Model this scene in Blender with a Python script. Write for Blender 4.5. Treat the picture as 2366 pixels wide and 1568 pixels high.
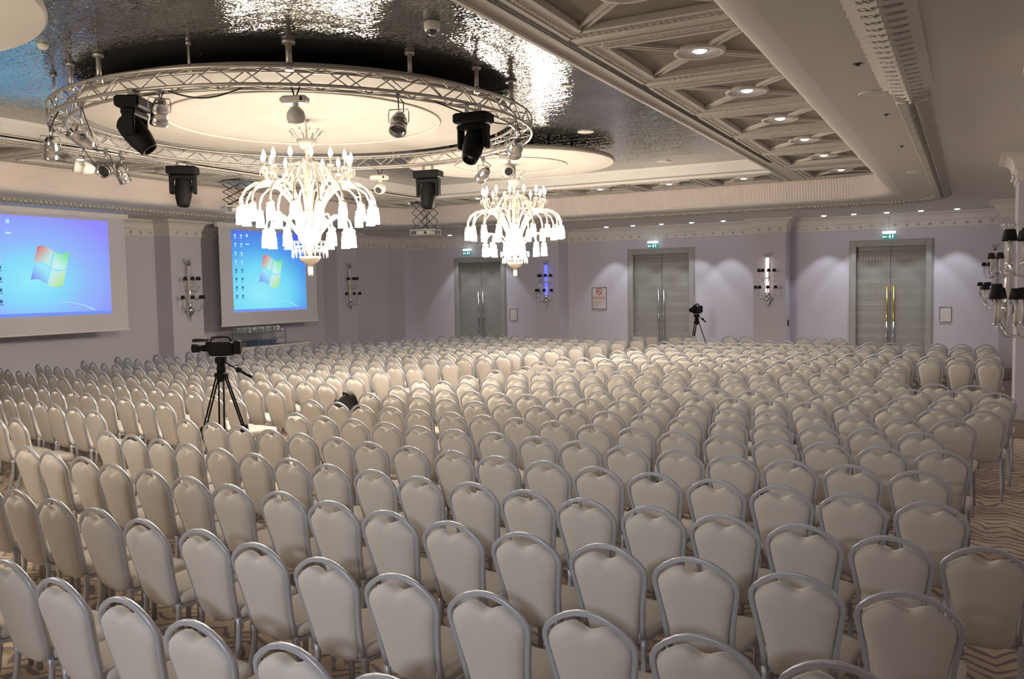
import bpy, math, random
from mathutils import Vector, Matrix
random.seed(7)
PI = math.pi
R = math.radians
S = bpy.context.scene
COL = S.collection
for o in list(bpy.data.objects):
    bpy.data.objects.remove(o)

# ------------------------------------------------------------------ camera
W_, H_, F_ = 2366.0, 1568.0, 1969.65
YAW, PITCH, ROLL, HC = 0.493946, 0.061533, 0.0168788, 2.3
fwd = Vector((-math.sin(YAW)*math.cos(PITCH), math.cos(YAW)*math.cos(PITCH), -math.sin(PITCH)))
rgt = Vector((math.cos(YAW), math.sin(YAW), 0))
dwn = fwd.cross(rgt)
r2 = math.cos(ROLL)*rgt + math.sin(ROLL)*dwn
d2 = -math.sin(ROLL)*rgt + math.cos(ROLL)*dwn
cd = bpy.data.cameras.new('camera')
cd.sensor_fit = 'HORIZONTAL'; cd.sensor_width = 36.0
cd.lens = F_/W_*36.0
cd.clip_start = 0.05; cd.clip_end = 200
cam = bpy.data.objects.new('camera', cd)
COL.objects.link(cam)
up = -d2
cam.matrix_world = Matrix(((r2.x, up.x, -fwd.x, 0), (r2.y, up.y, -fwd.y, 0), (r2.z, up.z, -fwd.z, HC), (0, 0, 0, 1)))
S.camera = cam

def project(x, y, z):
    v = Vector((x, y, z-HC)); d = v.dot(fwd)
    if d <= 0.05: return None
    return (W_/2+F_*v.dot(r2)/d, H_/2+F_*v.dot(d2)/d, d)

# ------------------------------------------------------------------ world / exposure
w = bpy.data.worlds.new('world'); S.world = w; w.use_nodes = True
w.node_tree.nodes['Background'].inputs[0].default_value = (0.5, 0.5, 0.55, 1)
w.node_tree.nodes['Background'].inputs[1].default_value = 0.05
S.view_settings.view_transform = 'Standard'
S.view_settings.look = 'None'
S.view_settings.gamma = 1.0
S.view_settings.use_curve_mapping = False
S.view_settings.exposure = -0.06
S.cycles.use_denoising = True
S.cycles.sample_clamp_indirect = 4.0
S.cycles.max_bounces = 8
S.cycles.diffuse_bounces = 5
S.cycles.glossy_bounces = 4
S.cycles.transmission_bounces = 6
S.cycles.transparent_max_bounces = 8

BULB = 92.0      # emission of chandelier shades
CEILSPOT = 125.0   # watts of each small spotlight
# small recessed spotlights: (x, y, z of lens)
SOFFIT_FAR = [(-15.35, 24.25), (-14.6, 24.25), (-13.85, 24.25), (-9.75, 24.25), (-8.9, 24.25), (-8.02, 24.25), (-7.12, 24.25), (-6.2, 24.25), (-3.5, 24.25), (-2.75, 24.25), (-1.95, 24.25), (-1.15, 24.25), (-0.33, 24.25)]

# ------------------------------------------------------------------ helpers
class MB:
    def __init__(s): s.v = []; s.f = []; s.sm = []
    def add(s, vs, fs, smooth=False):
        b = len(s.v); s.v += [tuple(v) for v in vs]
        s.f += [tuple(b+i for i in f) for f in fs]; s.sm += [smooth]*len(fs)
    def box(s, x0, x1, y0, y1, z0, z1, M=None):
        vs = [Vector((x, y, z)) for z in (z0, z1) for y in (y0, y1) for x in (x0, x1)]
        if M: vs = [M @ v for v in vs]
        s.add(vs, [(0, 2, 3, 1), (4, 5, 7, 6), (0, 1, 5, 4), (2, 6, 7, 3), (0, 4, 6, 2), (1, 3, 7, 5)])
    def bbox(s, x0, x1, y0, y1, z0, z1, b=0.01, M=None):
        # bevelled box, chamfered on every vertical and horizontal edge
        prof = [(b, 0), (0, b)]
        rings = []
        for (ins, z) in ((b, z0), (0, z0+b), (0, z1-b), (b, z1)):
            X0, X1, Y0, Y1 = x0+ins, x1-ins, y0+ins, y1-ins
            rings.append([(X0+b, Y0, z), (X1-b, Y0, z), (X1, Y0+b, z), (X1, Y1-b, z), (X1-b, Y1, z), (X0+b, Y1, z), (X0, Y1-b, z), (X0, Y0+b, z)])
        vs = [Vector(p) for r in rings for p in r]
        if M: vs = [M @ v for v in vs]
        fs = [tuple(range(7, -1, -1)), tuple(range(24, 32))]
        for k in range(3):
            for i in range(8):
                j = (i+1) % 8
                fs.append((k*8+i, k*8+j, k*8+8+j, k*8+8+i))
        s.add(vs, fs)
    def lathe(s, prof, n=16, M=None, smooth=True, sx=1.0, sy=1.0):
        vs = []; fs = []
        for (r, z) in prof:
            for i in range(n):
                a = 2*PI*i/n; v = Vector((r*math.cos(a)*sx, r*math.sin(a)*sy, z)); vs.append(M @ v if M else v)
        for k in range(len(prof)-1):
            for i in range(n):
                j = (i+1) % n; fs.append((k*n+i, k*n+j, (k+1)*n+j, (k+1)*n+i))
        s.add(vs, fs, smooth)
        m = len(prof)-1
        caps = []
        if prof[0][0] > 1e-5: caps.append(tuple(range(n-1, -1, -1)))
        if prof[m][0] > 1e-5: caps.append(tuple(m*n+i for i in range(n)))
        if caps:
            b = len(s.v)-len(vs); s.f += [tuple(b+i for i in c) for c in caps]; s.sm += [False]*len(caps)
    def cyl(s, p, q, r, n=10, r2=None, smooth=True):
        p = Vector(p); q = Vector(q); d = q-p; L = d.length
        if L < 1e-6: return
        M = Matrix.Translation(p) @ d.to_track_quat('Z', 'Y').to_matrix().to_4x4()
        s.lathe([(r, 0), (r if r2 is None else r2, L)], n, M, smooth)
    def sphere(s, c, r, n=12, m=8, sc=(1, 1, 1)):
        prof = [(max(1e-6, r*math.sin(PI*k/m)), -r*math.cos(PI*k/m)) for k in range(m+1)]
        M = Matrix.Translation(Vector(c)) @ Matrix.Diagonal((sc[0], sc[1], sc[2], 1))
        s.lathe(prof, n, M)
    def tube(s, pts, r, n=8, closed=False, prof=None, ref=None, radii=None, caps=True):
        pts = [Vector(p) for p in pts]; N = len(pts)
        prof = prof or [(math.cos(2*PI*i/n)*r, math.sin(2*PI*i/n)*r) for i in range(n)]
        m = len(prof); vs = []; last = None
        for i, p in enumerate(pts):
            a = pts[(i-1) % N] if (closed or i > 0) else p
            b = pts[(i+1) % N] if (closed or i < N-1) else p
            t = (b-a).normalized()
            if ref is not None: u = ref - t*ref.dot(t)
            elif last is None: u = t.orthogonal()
            else: u = last - t*last.dot(t)
            u = u.normalized(); last = u; v = t.cross(u)
            k = radii[i] if radii else 1.0
            for (x, y) in prof: vs.append(p+u*x*k+v*y*k)
        fs = []
        for i in range(N if closed else N-1):
            i2 = (i+1) % N
            for j in range(m):
                j2 = (j+1) % m; fs.append((i*m+j, i*m+j2, i2*m+j2, i2*m+j))
        s.add(vs, fs, True)
        if not closed and caps:
            b0 = len(s.v)-len(vs)
            s.f += [tuple(b0+j for j in range(m-1, -1, -1)), tuple(b0+(N-1)*m+j for j in range(m))]; s.sm += [False, False]
    def poly(s, pts): s.add(pts, [tuple(range(len(pts)))])
    def prism(s, outline, ext):
        # outline: list of 3d points (planar), ext: vector
        n = len(outline); e = Vector(ext); a = [Vector(p) for p in outline]
        s.add(a+[p+e for p in a], [tuple(range(n-1, -1, -1)), tuple(range(n, 2*n))]+[(i, (i+1) % n, n+(i+1) % n, n+i) for i in range(n)])
    def mesh(s, name):
        me = bpy.data.meshes.new(name); me.from_pydata(s.v, [], s.f)
        me.polygons.foreach_set('use_smooth', s.sm); me.update()
        return me
    def build(s, name, mat, parent=None, loc=None, rot=None):
        me = s.mesh(name)
        if mat is not None:
            for m in (mat if isinstance(mat, (list, tuple)) else [mat]): me.materials.append(m)
        o = bpy.data.objects.new(name, me); COL.objects.link(o)
        if parent is not None: o.parent = parent
        if loc is not None: o.location = loc
        if rot is not None: o.rotation_euler = rot
        return o

def tag(o, label=None, cat=None, group=None, kind=None):
    if label: o['label'] = label
    if cat: o['category'] = cat
    if group: o['group'] = group
    if kind: o['kind'] = kind
    return o
def empty(name, loc, rz=0.0, label=None, cat=None, group=None):
    o = bpy.data.objects.new(name, None); o.empty_display_size = 0.1; COL.objects.link(o)
    o.location = loc; o.rotation_euler = (0, 0, rz)
    return tag(o, label, cat, group)
KIDS = {}
def copy_tree(o, parent=None):
    c = o.copy(); COL.objects.link(c)
    if parent is not None: c.parent = parent
    for ch in o.children: copy_tree(ch, c)
    return c

def struct(name, mb, mat, parent=None, label=None):
    o = mb.build(name, mat, parent)
    if parent is None: o['kind'] = 'structure'
    if label: o['label'] = label
    return o

# ------------------------------------------------------------------ materials
def mat(name, col, rough=0.6, metal=0.0, emit=None, es=0.0, spec=0.5, trans=0.0, noise=0.0, nscale=8.0, bump=0.0, bscale=60.0, sheen=0.0, coat=0.0, ior=1.45):
    m = bpy.data.materials.new(name); m.use_nodes = True
    nt = m.node_tree; b = nt.nodes['Principled BSDF']
    b.inputs['Base Color'].default_value = (*col, 1)
    b.inputs['Roughness'].default_value = rough; b.inputs['Metallic'].default_value = metal
    b.inputs['Specular IOR Level'].default_value = spec; b.inputs['Transmission Weight'].default_value = trans
    b.inputs['IOR'].default_value = ior
    b.inputs['Coat Weight'].default_value = coat
    b.inputs['Sheen Weight'].default_value = sheen
    if emit: b.inputs['Emission Color'].default_value = (*emit, 1); b.inputs['Emission Strength'].default_value = es
    tc = nt.nodes.new('ShaderNodeTexCoord')
    if noise > 0:
        n = nt.nodes.new('ShaderNodeTexNoise'); n.inputs['Scale'].default_value = nscale; n.inputs['Detail'].default_value = 4
        nt.links.new(tc.outputs['Object'], n.inputs['Vector'])
        mx = nt.nodes.new('ShaderNodeMix'); mx.data_type = 'RGBA'
        mx.inputs['A'].default_value = (*[c*(1-noise) for c in col], 1); mx.inputs['B'].default_value = (*[min(1, c*(1+noise)) for c in col], 1)
        nt.links.new(n.outputs['Fac'], mx.inputs['Factor']); nt.links.new(mx.outputs['Result'], b.inputs['Base Color'])
    if bump > 0:
        n = nt.nodes.new('ShaderNodeTexNoise'); n.inputs['Scale'].default_value = bscale; n.inputs['Detail'].default_value = 2
        nt.links.new(tc.outputs['Object'], n.inputs['Vector'])
        bp = nt.nodes.new('ShaderNodeBump'); bp.inputs['Strength'].default_value = bump; bp.inputs['Distance'].default_value = 0.01
        nt.links.new(n.outputs['Fac'], bp.inputs['Height']); nt.links.new(bp.outputs['Normal'], b.inputs['Normal'])
    return m
def lin(r, g, b):
    f = lambda c: (c/255/12.92) if c/255 <= 0.04045 else ((c/255+0.055)/1.055)**2.4
    return (f(r), f(g), f(b))
def emis(name, col, st):
    m = bpy.data.materials.new(name); m.use_nodes = True; nt = m.node_tree
    nt.nodes.remove(nt.nodes['Principled BSDF'])
    e = nt.nodes.new('ShaderNodeEmission'); e.inputs[0].default_value = (*col, 1); e.inputs[1].default_value = st
    nt.links.new(e.outputs[0], nt.nodes['Material Output'].inputs[0]); return m

M = {}
M['wall'] = mat('wall_paint', (0.56, 0.545, 0.62), 0.85, noise=0.03, nscale=1.5, bump=0.08, bscale=90)
M['white'] = mat('white_plaster', (0.68, 0.65, 0.62), 0.7, noise=0.03, nscale=3)
M['soffit'] = mat('soffit_paint', (0.62, 0.59, 0.56), 0.85, noise=0.04, nscale=0.8)
M['disc'] = mat('disc_paint', (0.46, 0.43, 0.39), 0.8, noise=0.02, nscale=1)
M['coffer'] = mat('coffer_rib_paint', (0.52, 0.49, 0.45), 0.7, noise=0.03, nscale=4)
M['taupe'] = mat('coffer_taupe_felt', (0.23, 0.20, 0.175), 0.95, noise=0.18, nscale=5)
M['fabric'] = mat('cream_upholstery', (0.65, 0.61, 0.565), 0.9, noise=0.04, nscale=14, bump=0.25, bscale=350, sheen=0.15)
M['frame'] = mat('silver_frame', (0.53, 0.55, 0.61), 0.36, metal=0.35, noise=0.04, nscale=20)
M['chrome'] = mat('chrome', (0.75, 0.75, 0.76), 0.12, metal=1.0)
M['truss'] = mat('truss_aluminium', (0.48, 0.45, 0.42), 0.38, metal=0.6, noise=0.08, nscale=25)
M['steel'] = mat('brushed_steel', (0.45, 0.45, 0.47), 0.3, metal=1.0)
M['black'] = mat('black_plastic', (0.010, 0.0095, 0.010), 0.6, spec=0.12, noise=0.3, nscale=30)
M['darkmetal'] = mat('dark_metal', (0.06, 0.055, 0.055), 0.35, metal=0.6)
M['blackfab'] = mat('black_fabric', (0.012, 0.011, 0.012), 0.55, noise=0.4, nscale=12, bump=0.6, bscale=18)
M['shade'] = mat('black_lampshade', (0.012, 0.010, 0.010), 0.8, noise=0.3, nscale=40)
M['glassarm'] = mat('cut_glass_arm', (0.90, 0.84, 0.70), 0.08, trans=0.35, spec=0.8, coat=0.5)
M['crystal'] = mat('crystal', (0.95, 0.93, 0.88), 0.04, trans=0.55, spec=0.9, coat=0.6)
M['silverbowl'] = mat('silvered_bowl', (0.62, 0.55, 0.46), 0.25, metal=0.8)
M['bulbshade'] = mat('lit_tulip_shade', (0.95, 0.92, 0.85), 0.3, emit=(1.0, 0.865, 0.70), es=BULB)
M['bulb'] = mat('lit_candle_bulb', (0.95, 0.92, 0.85), 0.3, emit=(1.0, 0.87, 0.72), es=BULB*0.25)
M['spotlens'] = mat('lit_spot_lens', (0.9, 0.9, 0.95), 0.3, emit=(0.85, 0.88, 1.0), es=22)
M['whiteplastic'] = mat('white_plastic', (0.72, 0.70, 0.66), 0.4)
M['doorleaf'] = mat('x', (0.3, 0.3, 0.3))
M['doorframe'] = mat('door_frame_paint', (0.33, 0.325, 0.31), 0.45, noise=0.03, nscale=5)
M['gold'] = mat('brass', (0.75, 0.55, 0.12), 0.25, metal=1.0)
M['lens'] = mat('lens_glass', (0.03, 0.035, 0.045), 0.06, spec=0.9, coat=1.0)
M['screenborder'] = mat('screen_cloth', (0.60, 0.58, 0.63), 0.9, noise=0.02, nscale=3)
M['green'] = mat('exit_green', (0.03, 0.28, 0.24), 0.4, emit=(0.05, 0.45, 0.40), es=0.35)
M['exitwhite'] = mat('lit_exit_tube', (0.9, 0.95, 0.95), 0.4, emit=(0.85, 1.0, 0.98), es=2.5)
M['paper'] = mat('sign_paper', (0.66, 0.61, 0.60), 0.6)
M['red'] = mat('sign_red', (0.52, 0.04, 0.05), 0.6)
M['greytext'] = mat('sign_grey', (0.36, 0.36, 0.33), 0.6)
M['cable'] = mat('black_cable', (0.02, 0.02, 0.02), 0.5)
M['glass'] = mat('clear_glass', (0.85, 0.92, 0.95), 0.03, trans=0.9, spec=0.6)
M['bluegoods'] = mat('blue_glassware', (0.06, 0.10, 0.22), 0.2, coat=0.5)
M['tabletop'] = mat('white_tabletop', (0.66, 0.62, 0.58), 0.4)
M['litcolumn'] = mat('lit_crystal_column', (0.9, 0.9, 0.88), 0.1, emit=(1.0, 0.82, 0.74), es=1.5, bump=0.5, bscale=60)
M['bluecolumn'] = mat('blue_lit_crystal_column', (0.3, 0.35, 0.9), 0.1, emit=(0.12, 0.14, 0.95), es=1.2, bump=0.5, bscale=60)
M['skirting'] = mat('skirting_paint', (0.36, 0.31, 0.25), 0.5, noise=0.05, nscale=6)

# recessed ceiling: silver leaf mosaic, glossy, hammered
def mosaic():
    m = bpy.data.materials.new('silver_mosaic'); m.use_nodes = True; nt = m.node_tree; b = nt.nodes['Principled BSDF']
    b.inputs['Metallic'].default_value = 0.9; b.inputs['Roughness'].default_value = 0.08
    tc = nt.nodes.new('ShaderNodeTexCoord')
    n = nt.nodes.new('ShaderNodeTexNoise'); n.inputs['Scale'].default_value = 1.3; n.inputs['Detail'].default_value = 6
    nt.links.new(tc.outputs['Object'], n.inputs['Vector'])
    r = nt.nodes.new('ShaderNodeValToRGB'); r.color_ramp.elements[0].position = 0.3; r.color_ramp.elements[0].color = (0.16, 0.165, 0.165, 1)
    r.color_ramp.elements[1].position = 0.75; r.color_ramp.elements[1].color = (0.33, 0.33, 0.32, 1)
    nt.links.new(n.outputs['Fac'], r.inputs[0]); nt.links.new(r.outputs[0], b.inputs['Base Color'])
    v = nt.nodes.new('ShaderNodeTexVoronoi'); v.inputs['Scale'].default_value = 72
    nt.links.new(tc.outputs['Object'], v.inputs['Vector'])
    n2 = nt.nodes.new('ShaderNodeTexNoise'); n2.inputs['Scale'].default_value = 2.6; n2.inputs['Detail'].default_value = 3
    mp = nt.nodes.new('ShaderNodeMapping'); mp.inputs['Scale'].default_value = (0.8, 2.4, 1); nt.links.new(tc.outputs['Object'], mp.inputs[0])
    nt.links.new(mp.outputs[0], n2.inputs['Vector'])
    b1 = nt.nodes.new('ShaderNodeBump'); b1.inputs['Strength'].default_value = 0.35; b1.inputs['Distance'].default_value = 0.02
    nt.links.new(n2.outputs['Fac'], b1.inputs['Height'])
    # every tessera tilts its own way
    sb = nt.nodes.new('ShaderNodeVectorMath'); sb.operation = 'SUBTRACT'; sb.inputs[1].default_value = (.5, .5, .5); nt.links.new(v.outputs['Color'], sb.inputs[0])
    sc = nt.nodes.new('ShaderNodeVectorMath'); sc.operation = 'MULTIPLY'; sc.inputs[1].default_value = (.12, .12, 0.0); nt.links.new(sb.outputs[0], sc.inputs[0])
    ad = nt.nodes.new('ShaderNodeVectorMath'); ad.operation = 'ADD'; nt.links.new(sc.outputs[0], ad.inputs[0]); nt.links.new(b1.outputs['Normal'], ad.inputs[1])
    nm = nt.nodes.new('ShaderNodeVectorMath'); nm.operation = 'NORMALIZE'; nt.links.new(ad.outputs[0], nm.inputs[0])
    nt.links.new(nm.outputs[0], b.inputs['Normal'])
    return m
M['mosaic'] = mosaic()

def node_math(nt, op, a, b=None, c=None):
    n = nt.nodes.new('ShaderNodeMath'); n.operation = op
    for i, v in enumerate((a, b, c)):
        if v is None: continue
        if isinstance(v, (int, float)): n.inputs[i].default_value = v
        else: nt.links.new(v, n.inputs[i])
    return n.outputs[0]

def carpet():
    m = bpy.data.materials.new('zigzag_carpet'); m.use_nodes = True; nt = m.node_tree; b = nt.nodes['Principled BSDF']
    b.inputs['Roughness'].default_value = 0.95; b.inputs['Specular IOR Level'].default_value = 0.1
    tc = nt.nodes.new('ShaderNodeTexCoord')
    nz = nt.nodes.new('ShaderNodeTexNoise'); nz.inputs['Scale'].default_value = 1.6; nz.inputs['Detail'].default_value = 2
    nt.links.new(tc.outputs['Object'], nz.inputs['Vector'])
    sp = nt.nodes.new('ShaderNodeSeparateXYZ'); nt.links.new(tc.outputs['Object'], sp.inputs[0])
    x, y = sp.outputs[0], sp.outputs[1]
    zz = node_math(nt, 'PINGPONG', x, 0.16)                      # zigzag fold every 32 cm
    wob = node_math(nt, 'MULTIPLY', nz.outputs['Fac'], 0.55)
    t = node_math(nt, 'ADD', node_math(nt, 'ADD', y, node_math(nt, 'MULTIPLY', zz, 0.9)), wob)
    sn = node_math(nt, 'SINE', node_math(nt, 'MULTIPLY', t, 46.0))
    n3 = nt.nodes.new('ShaderNodeTexNoise'); n3.inputs['Scale'].default_value = 9; nt.links.new(tc.outputs['Object'], n3.inputs['Vector'])
    s2 = node_math(nt, 'ADD', sn, node_math(nt, 'MULTIPLY', node_math(nt, 'SUBTRACT', n3.outputs['Fac'], 0.5), 2.2))
    r = nt.nodes.new('ShaderNodeValToRGB')
    r.color_ramp.elements[0].position = 0.35; r.color_ramp.elements[0].color = (0.68, 0.57, 0.45, 1)
    r.color_ramp.elements[1].position = 0.62; r.color_ramp.elements[1].color = (0.32, 0.27, 0.28, 1)
    nt.links.new(s2, r.inputs[0]); nt.links.new(r.outputs[0], b.inputs['Base Color'])
    return m
M['carpet'] = carpet()

def door_material():
    m = bpy.data.materials.new('studded_door_leather'); m.use_nodes = True; nt = m.node_tree; b = nt.nodes['Principled BSDF']
    b.inputs['Roughness'].default_value = 0.35
    tc = nt.nodes.new('ShaderNodeTexCoord'); sp = nt.nodes.new('ShaderNodeSeparateXYZ'); nt.links.new(tc.outputs['Object'], sp.inputs[0])
    x, z = sp.outputs[0], sp.outputs[2]
    # pairs of stud rows every 0.28 m of height
    zr = node_math(nt, 'MODULO', node_math(nt, 'ADD', z, 5.6), 0.30)
    band = node_math(nt, 'MULTIPLY', node_math(nt, 'LESS_THAN', node_math(nt, 'ABSOLUTE', node_math(nt, 'SUBTRACT', zr, 0.10)), 0.055), 1.0)
    dz = node_math(nt, 'SINE', node_math(nt, 'MULTIPLY', z, 2*PI/0.055))
    dx = node_math(nt, 'SINE', node_math(nt, 'MULTIPLY', x, 2*PI/0.075))
    dot = node_math(nt, 'MULTIPLY', node_math(nt, 'GREATER_THAN', node_math(nt, 'ADD', dx, dz), 0.9), band)
    mx = nt.nodes.new('ShaderNodeMix'); mx.data_type = 'RGBA'
    mx.inputs['A'].default_value = (0.27, 0.265, 0.25, 1); mx.inputs['B'].default_value = (0.55, 0.55, 0.53, 1)
    nt.links.new(dot, mx.inputs['Factor']); nt.links.new(mx.outputs['Result'], b.inputs['Base Color'])
    nt.links.new(node_math(nt, 'MULTIPLY', dot, 0.7), b.inputs['Metallic'])
    bp = nt.nodes.new('ShaderNodeBump'); bp.inputs['Strength'].default_value = 0.8; bp.inputs['Distance'].default_value = 0.012
    nt.links.new(dot, bp.inputs['Height']); nt.links.new(bp.outputs['Normal'], b.inputs['Normal'])
    return m
M['doorleaf'] = door_material()

def screen_material(name, cols, cu, cv, strength):
    # cols: ramp colours from the bright spot outward
    m = bpy.data.materials.new(name); m.use_nodes = True; nt = m.node_tree; nt.nodes.remove(nt.nodes['Principled BSDF'])
    tc = nt.nodes.new('ShaderNodeTexCoord'); sp = nt.nodes.new('ShaderNodeSeparateXYZ'); nt.links.new(tc.outputs['Generated'], sp.inputs[0])
    u, v = sp.outputs[1], sp.outputs[2]
    du = node_math(nt, 'MULTIPLY', node_math(nt, 'SUBTRACT', u, cu), 0.9); dv = node_math(nt, 'SUBTRACT', v, cv)
    d = node_math(nt, 'SQRT', node_math(nt, 'ADD', node_math(nt, 'MULTIPLY', du, du), node_math(nt, 'MULTIPLY', dv, dv)))
    r = nt.nodes.new('ShaderNodeValToRGB'); el = r.color_ramp.elements
    for i, (p, c) in enumerate(cols):
        e = el[i] if i < 2 else el.new(p)
        e.position = p; e.color = (*c, 1)
    nt.links.new(d, r.inputs[0])
    e = nt.nodes.new('ShaderNodeEmission'); e.inputs[1].default_value = strength
    nt.links.new(r.outputs[0], e.inputs[0]); nt.links.new(e.outputs[0], nt.nodes['Material Output'].inputs[0])
    return m

# ------------------------------------------------------------------ the room
XL, XR, YF, YB = -17.75, 1.15, 25.0, -7.0
ZS = 4.07      # soffit
ZC = 4.55      # coffer ribs
ZR = 4.83      # silver recess
b = MB(); b.box(XL-.3, XR+.3, YB-.3, YF+.3, -0.2, 0); struct('floor', b, M['carpet'], label='carpet with beige and purple-grey zigzag stripes')
b = MB(); b.box(XL-.3, XL, YB-.3, YF+.3, 0, ZS+1); struct('wall_left', b, M['wall'])
b = MB(); b.box(XR, XR+.3, YB-.3, YF+.3, 0, ZS+1); struct('wall_right', b, M['wall'])
b = MB(); b.box(XL, XR, YB-.3, YB, 0, ZS+1); struct('wall_near', b, M['wall'])

DOORS = [(-15.64, -13.68, 3.30), (-9.32, -7.27, 3.37), (-2.91, -0.90, 3.37)]
b = MB(); xs = XL
for (x0, x1, zt) in DOORS:
    b.box(xs, x0, YF, YF+.3, 0, ZS+1); b.box(x0, x1, YF, YF+.3, zt, ZS+1); xs = x1
b.box(xs, XR, YF, YF+.3, 0, ZS+1)
struct('wall_far', b, M['wall'])

# pilasters (wall colour) - left wall, far wall, right wall
PIL_L = [(2.0, 2.95), (8.2, 9.15), (14.45, 15.4), (20.65, 21.6)]
PIL_F = [(-12.2, -11.38), (-5.38, -4.5)]
PIL_R = [(-0.6, 0.4), (7.35, 8.35), (14.2, 15.2), (22.3, 23.3)]
XPL, YPF, XPR = -17.2, 24.3, 0.58
tn = 0
def trim(mb, mt, label=None):
    global tn
    tn += 1
    return struct('trim_%d' % tn, mb, mt, label=label)
for (y0, y1) in PIL_L:
    b = MB(); b.box(XL, XPL, y0, y1, 0, ZS); trim(b, M['wall'], 'pale grey pilaster on left wall')
b = MB(); b.box(XL, XPL, 24.2, YF, 0, ZS); trim(b, M['wall'], 'pale grey corner pier')
for (x0, x1) in PIL_F:
    b = MB(); b.box(x0, x1, YPF, YF, 0, ZS); trim(b, M['wall'], 'pale grey pilaster on far wall')
for (y0, y1) in PIL_R:
    b = MB(); b.box(XPR, XR, y0, y1, 0, ZS); trim(b, M['wall'], 'pale grey pier on right wall')
    b = MB(); b.bbox(XPR-.04, XR, y0-.04, y1+.04, 0, 0.22, .015); b.bbox(XPR-.025, XR, y0-.025, y1+.025, 0.22, 0.27, .01); trim(b, M['skirting'], 'brown base of the right pier')

# cornice path, room interior on the right-hand side when walking the list
path = [(XL, YB)]
for (y0, y1) in PIL_L: path += [(XL, y0), (XPL, y0), (XPL, y1), (XL, y1)]
path += [(XL, 24.2), (XPL, 24.2), (XPL, YF)]
for (x0, x1) in PIL_F: path += [(x0, YF), (x0, YPF), (x1, YPF), (x1, YF)]
path += [(XR, YF)]
for (y0, y1) in reversed(PIL_R): path += [(XR, y1), (XPR, y1), (XPR, y0), (XR, y0)]
path += [(XR, YB)]
def sweep(path, prof, mb, closed=False, smooth=False):
    N = len(path); rings = []
    for i in range(N):
        p = Vector((*path[i], 0))
        def nrm(a, b2):
            d = Vector((b2[0]-a[0], b2[1]-a[1], 0)).normalized(); return Vector((d.y, -d.x, 0))
        if closed or 0 < i < N-1:
            n1 = nrm(path[(i-1) % N], path[i]); n2 = nrm(path[i], path[(i+1) % N])
            k = n1+n2; k = k/max(0.2, k.dot(n1)) if k.length > 1e-4 else n1
        elif i == 0: k = nrm(path[0], path[1])
        else: k = nrm(path[-2], path[-1])
        rings.append([p+k*o+Vector((0, 0, z)) for (o, z) in prof])
    m = len(prof); vs = [v for r in rings for v in r]; fs = []
    for i in range(N if closed else N-1):
        i2 = (i+1) % N
        for j in range(m-1): fs.append((i*m+j, i*m+j+1, i2*m+j+1, i2*m+j))
    mb.add(vs, fs, smooth)
cprof = [(0.0, 3.68), (0.022, 3.685), (0.022, 3.845), (0.05, 3.86)] + [(0.05+0.14*(1-math.cos(PI/2*k/6)), 3.86+0.17*math.sin(PI/2*k/6)) for k in range(1, 7)] + [(0.215, 4.03), (0.215, 4.071)]
b = MB(); sweep(path, cprof, b)
cor = trim(b, M['white'], 'white coved cornice with a band of chrome balls')
# chrome balls on the cornice, each a part
ball = MB(); ball.sphere((0, 0, 0), 0.034, 12, 8); ball.cyl((0, 0.02, 0), (0, 0.05, 0), .012, 6)
ballme = ball.mesh('ball_stud'); ballme.materials.append(M['chrome'])
nball = 0
for i in range(len(path)-1):
    a = Vector(path[i]); c = Vector(path[i+1]); d = c-a; L = d.length
    if L < 0.75: continue
    dn = d.normalized(); n2 = Vector((dn.y, -dn.x)); cnt = max(2, round((L-0.3)/0.285)); st = (L-0.3)/cnt
    if L < 1.2: cnt, st = 2, 0.285
    for k in range(cnt+1):
        off = (L-st*cnt)/2+k*st; p = a+dn*off+n2*0.05
        q = project(p.x, p.y, 3.76)
        if q is None or not (0 < q[0] < W_ and 0 < q[1] < H_): continue
        if p.y < 8 and p.x < -10: continue
        o = bpy.data.objects.new('ball_stud', ballme); COL.objects.link(o); o.parent = cor
        o.location = (p.x, p.y, 3.765); o.rotation_euler = (0, 0, math.atan2(-n2.y, -n2.x)-PI/2); nball += 1
# baseboards
def baseboard(name, pts):
    bb = MB(); sweep(pts, [(0, 0.0), (0.02, 0.0), (0.02, 0.12), (0.008, 0.14), (0, 0.14)], bb); struct(name, bb, M['skirting'])
baseboard('baseboard_left', path[:path.index((XPL, 24.2))+2])
i0 = path.index((XPL, YF)); 
fp = []
for x0, x1 in ((XPL, -15.64), (-13.68, -12.2)): pass
bb = MB()
for seg in ([(XPL, YF), (-15.64, YF)], [(-13.68, YF), (-12.2, YF), (-12.2, YPF), (-11.38, YPF), (-11.38, YF), (-9.32, YF)], [(-7.27, YF), (-5.38, YF), (-5.38, YPF), (-4.5, YPF), (-4.5, YF), (-2.91, YF)], [(-0.90, YF), (XR, YF)]):
    sweep(seg, [(0, 0.0), (0.02, 0.0), (0.02, 0.12), (0.008, 0.14), (0, 0.14)], bb)
struct('baseboard_far', bb, M['skirting'])

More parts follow.
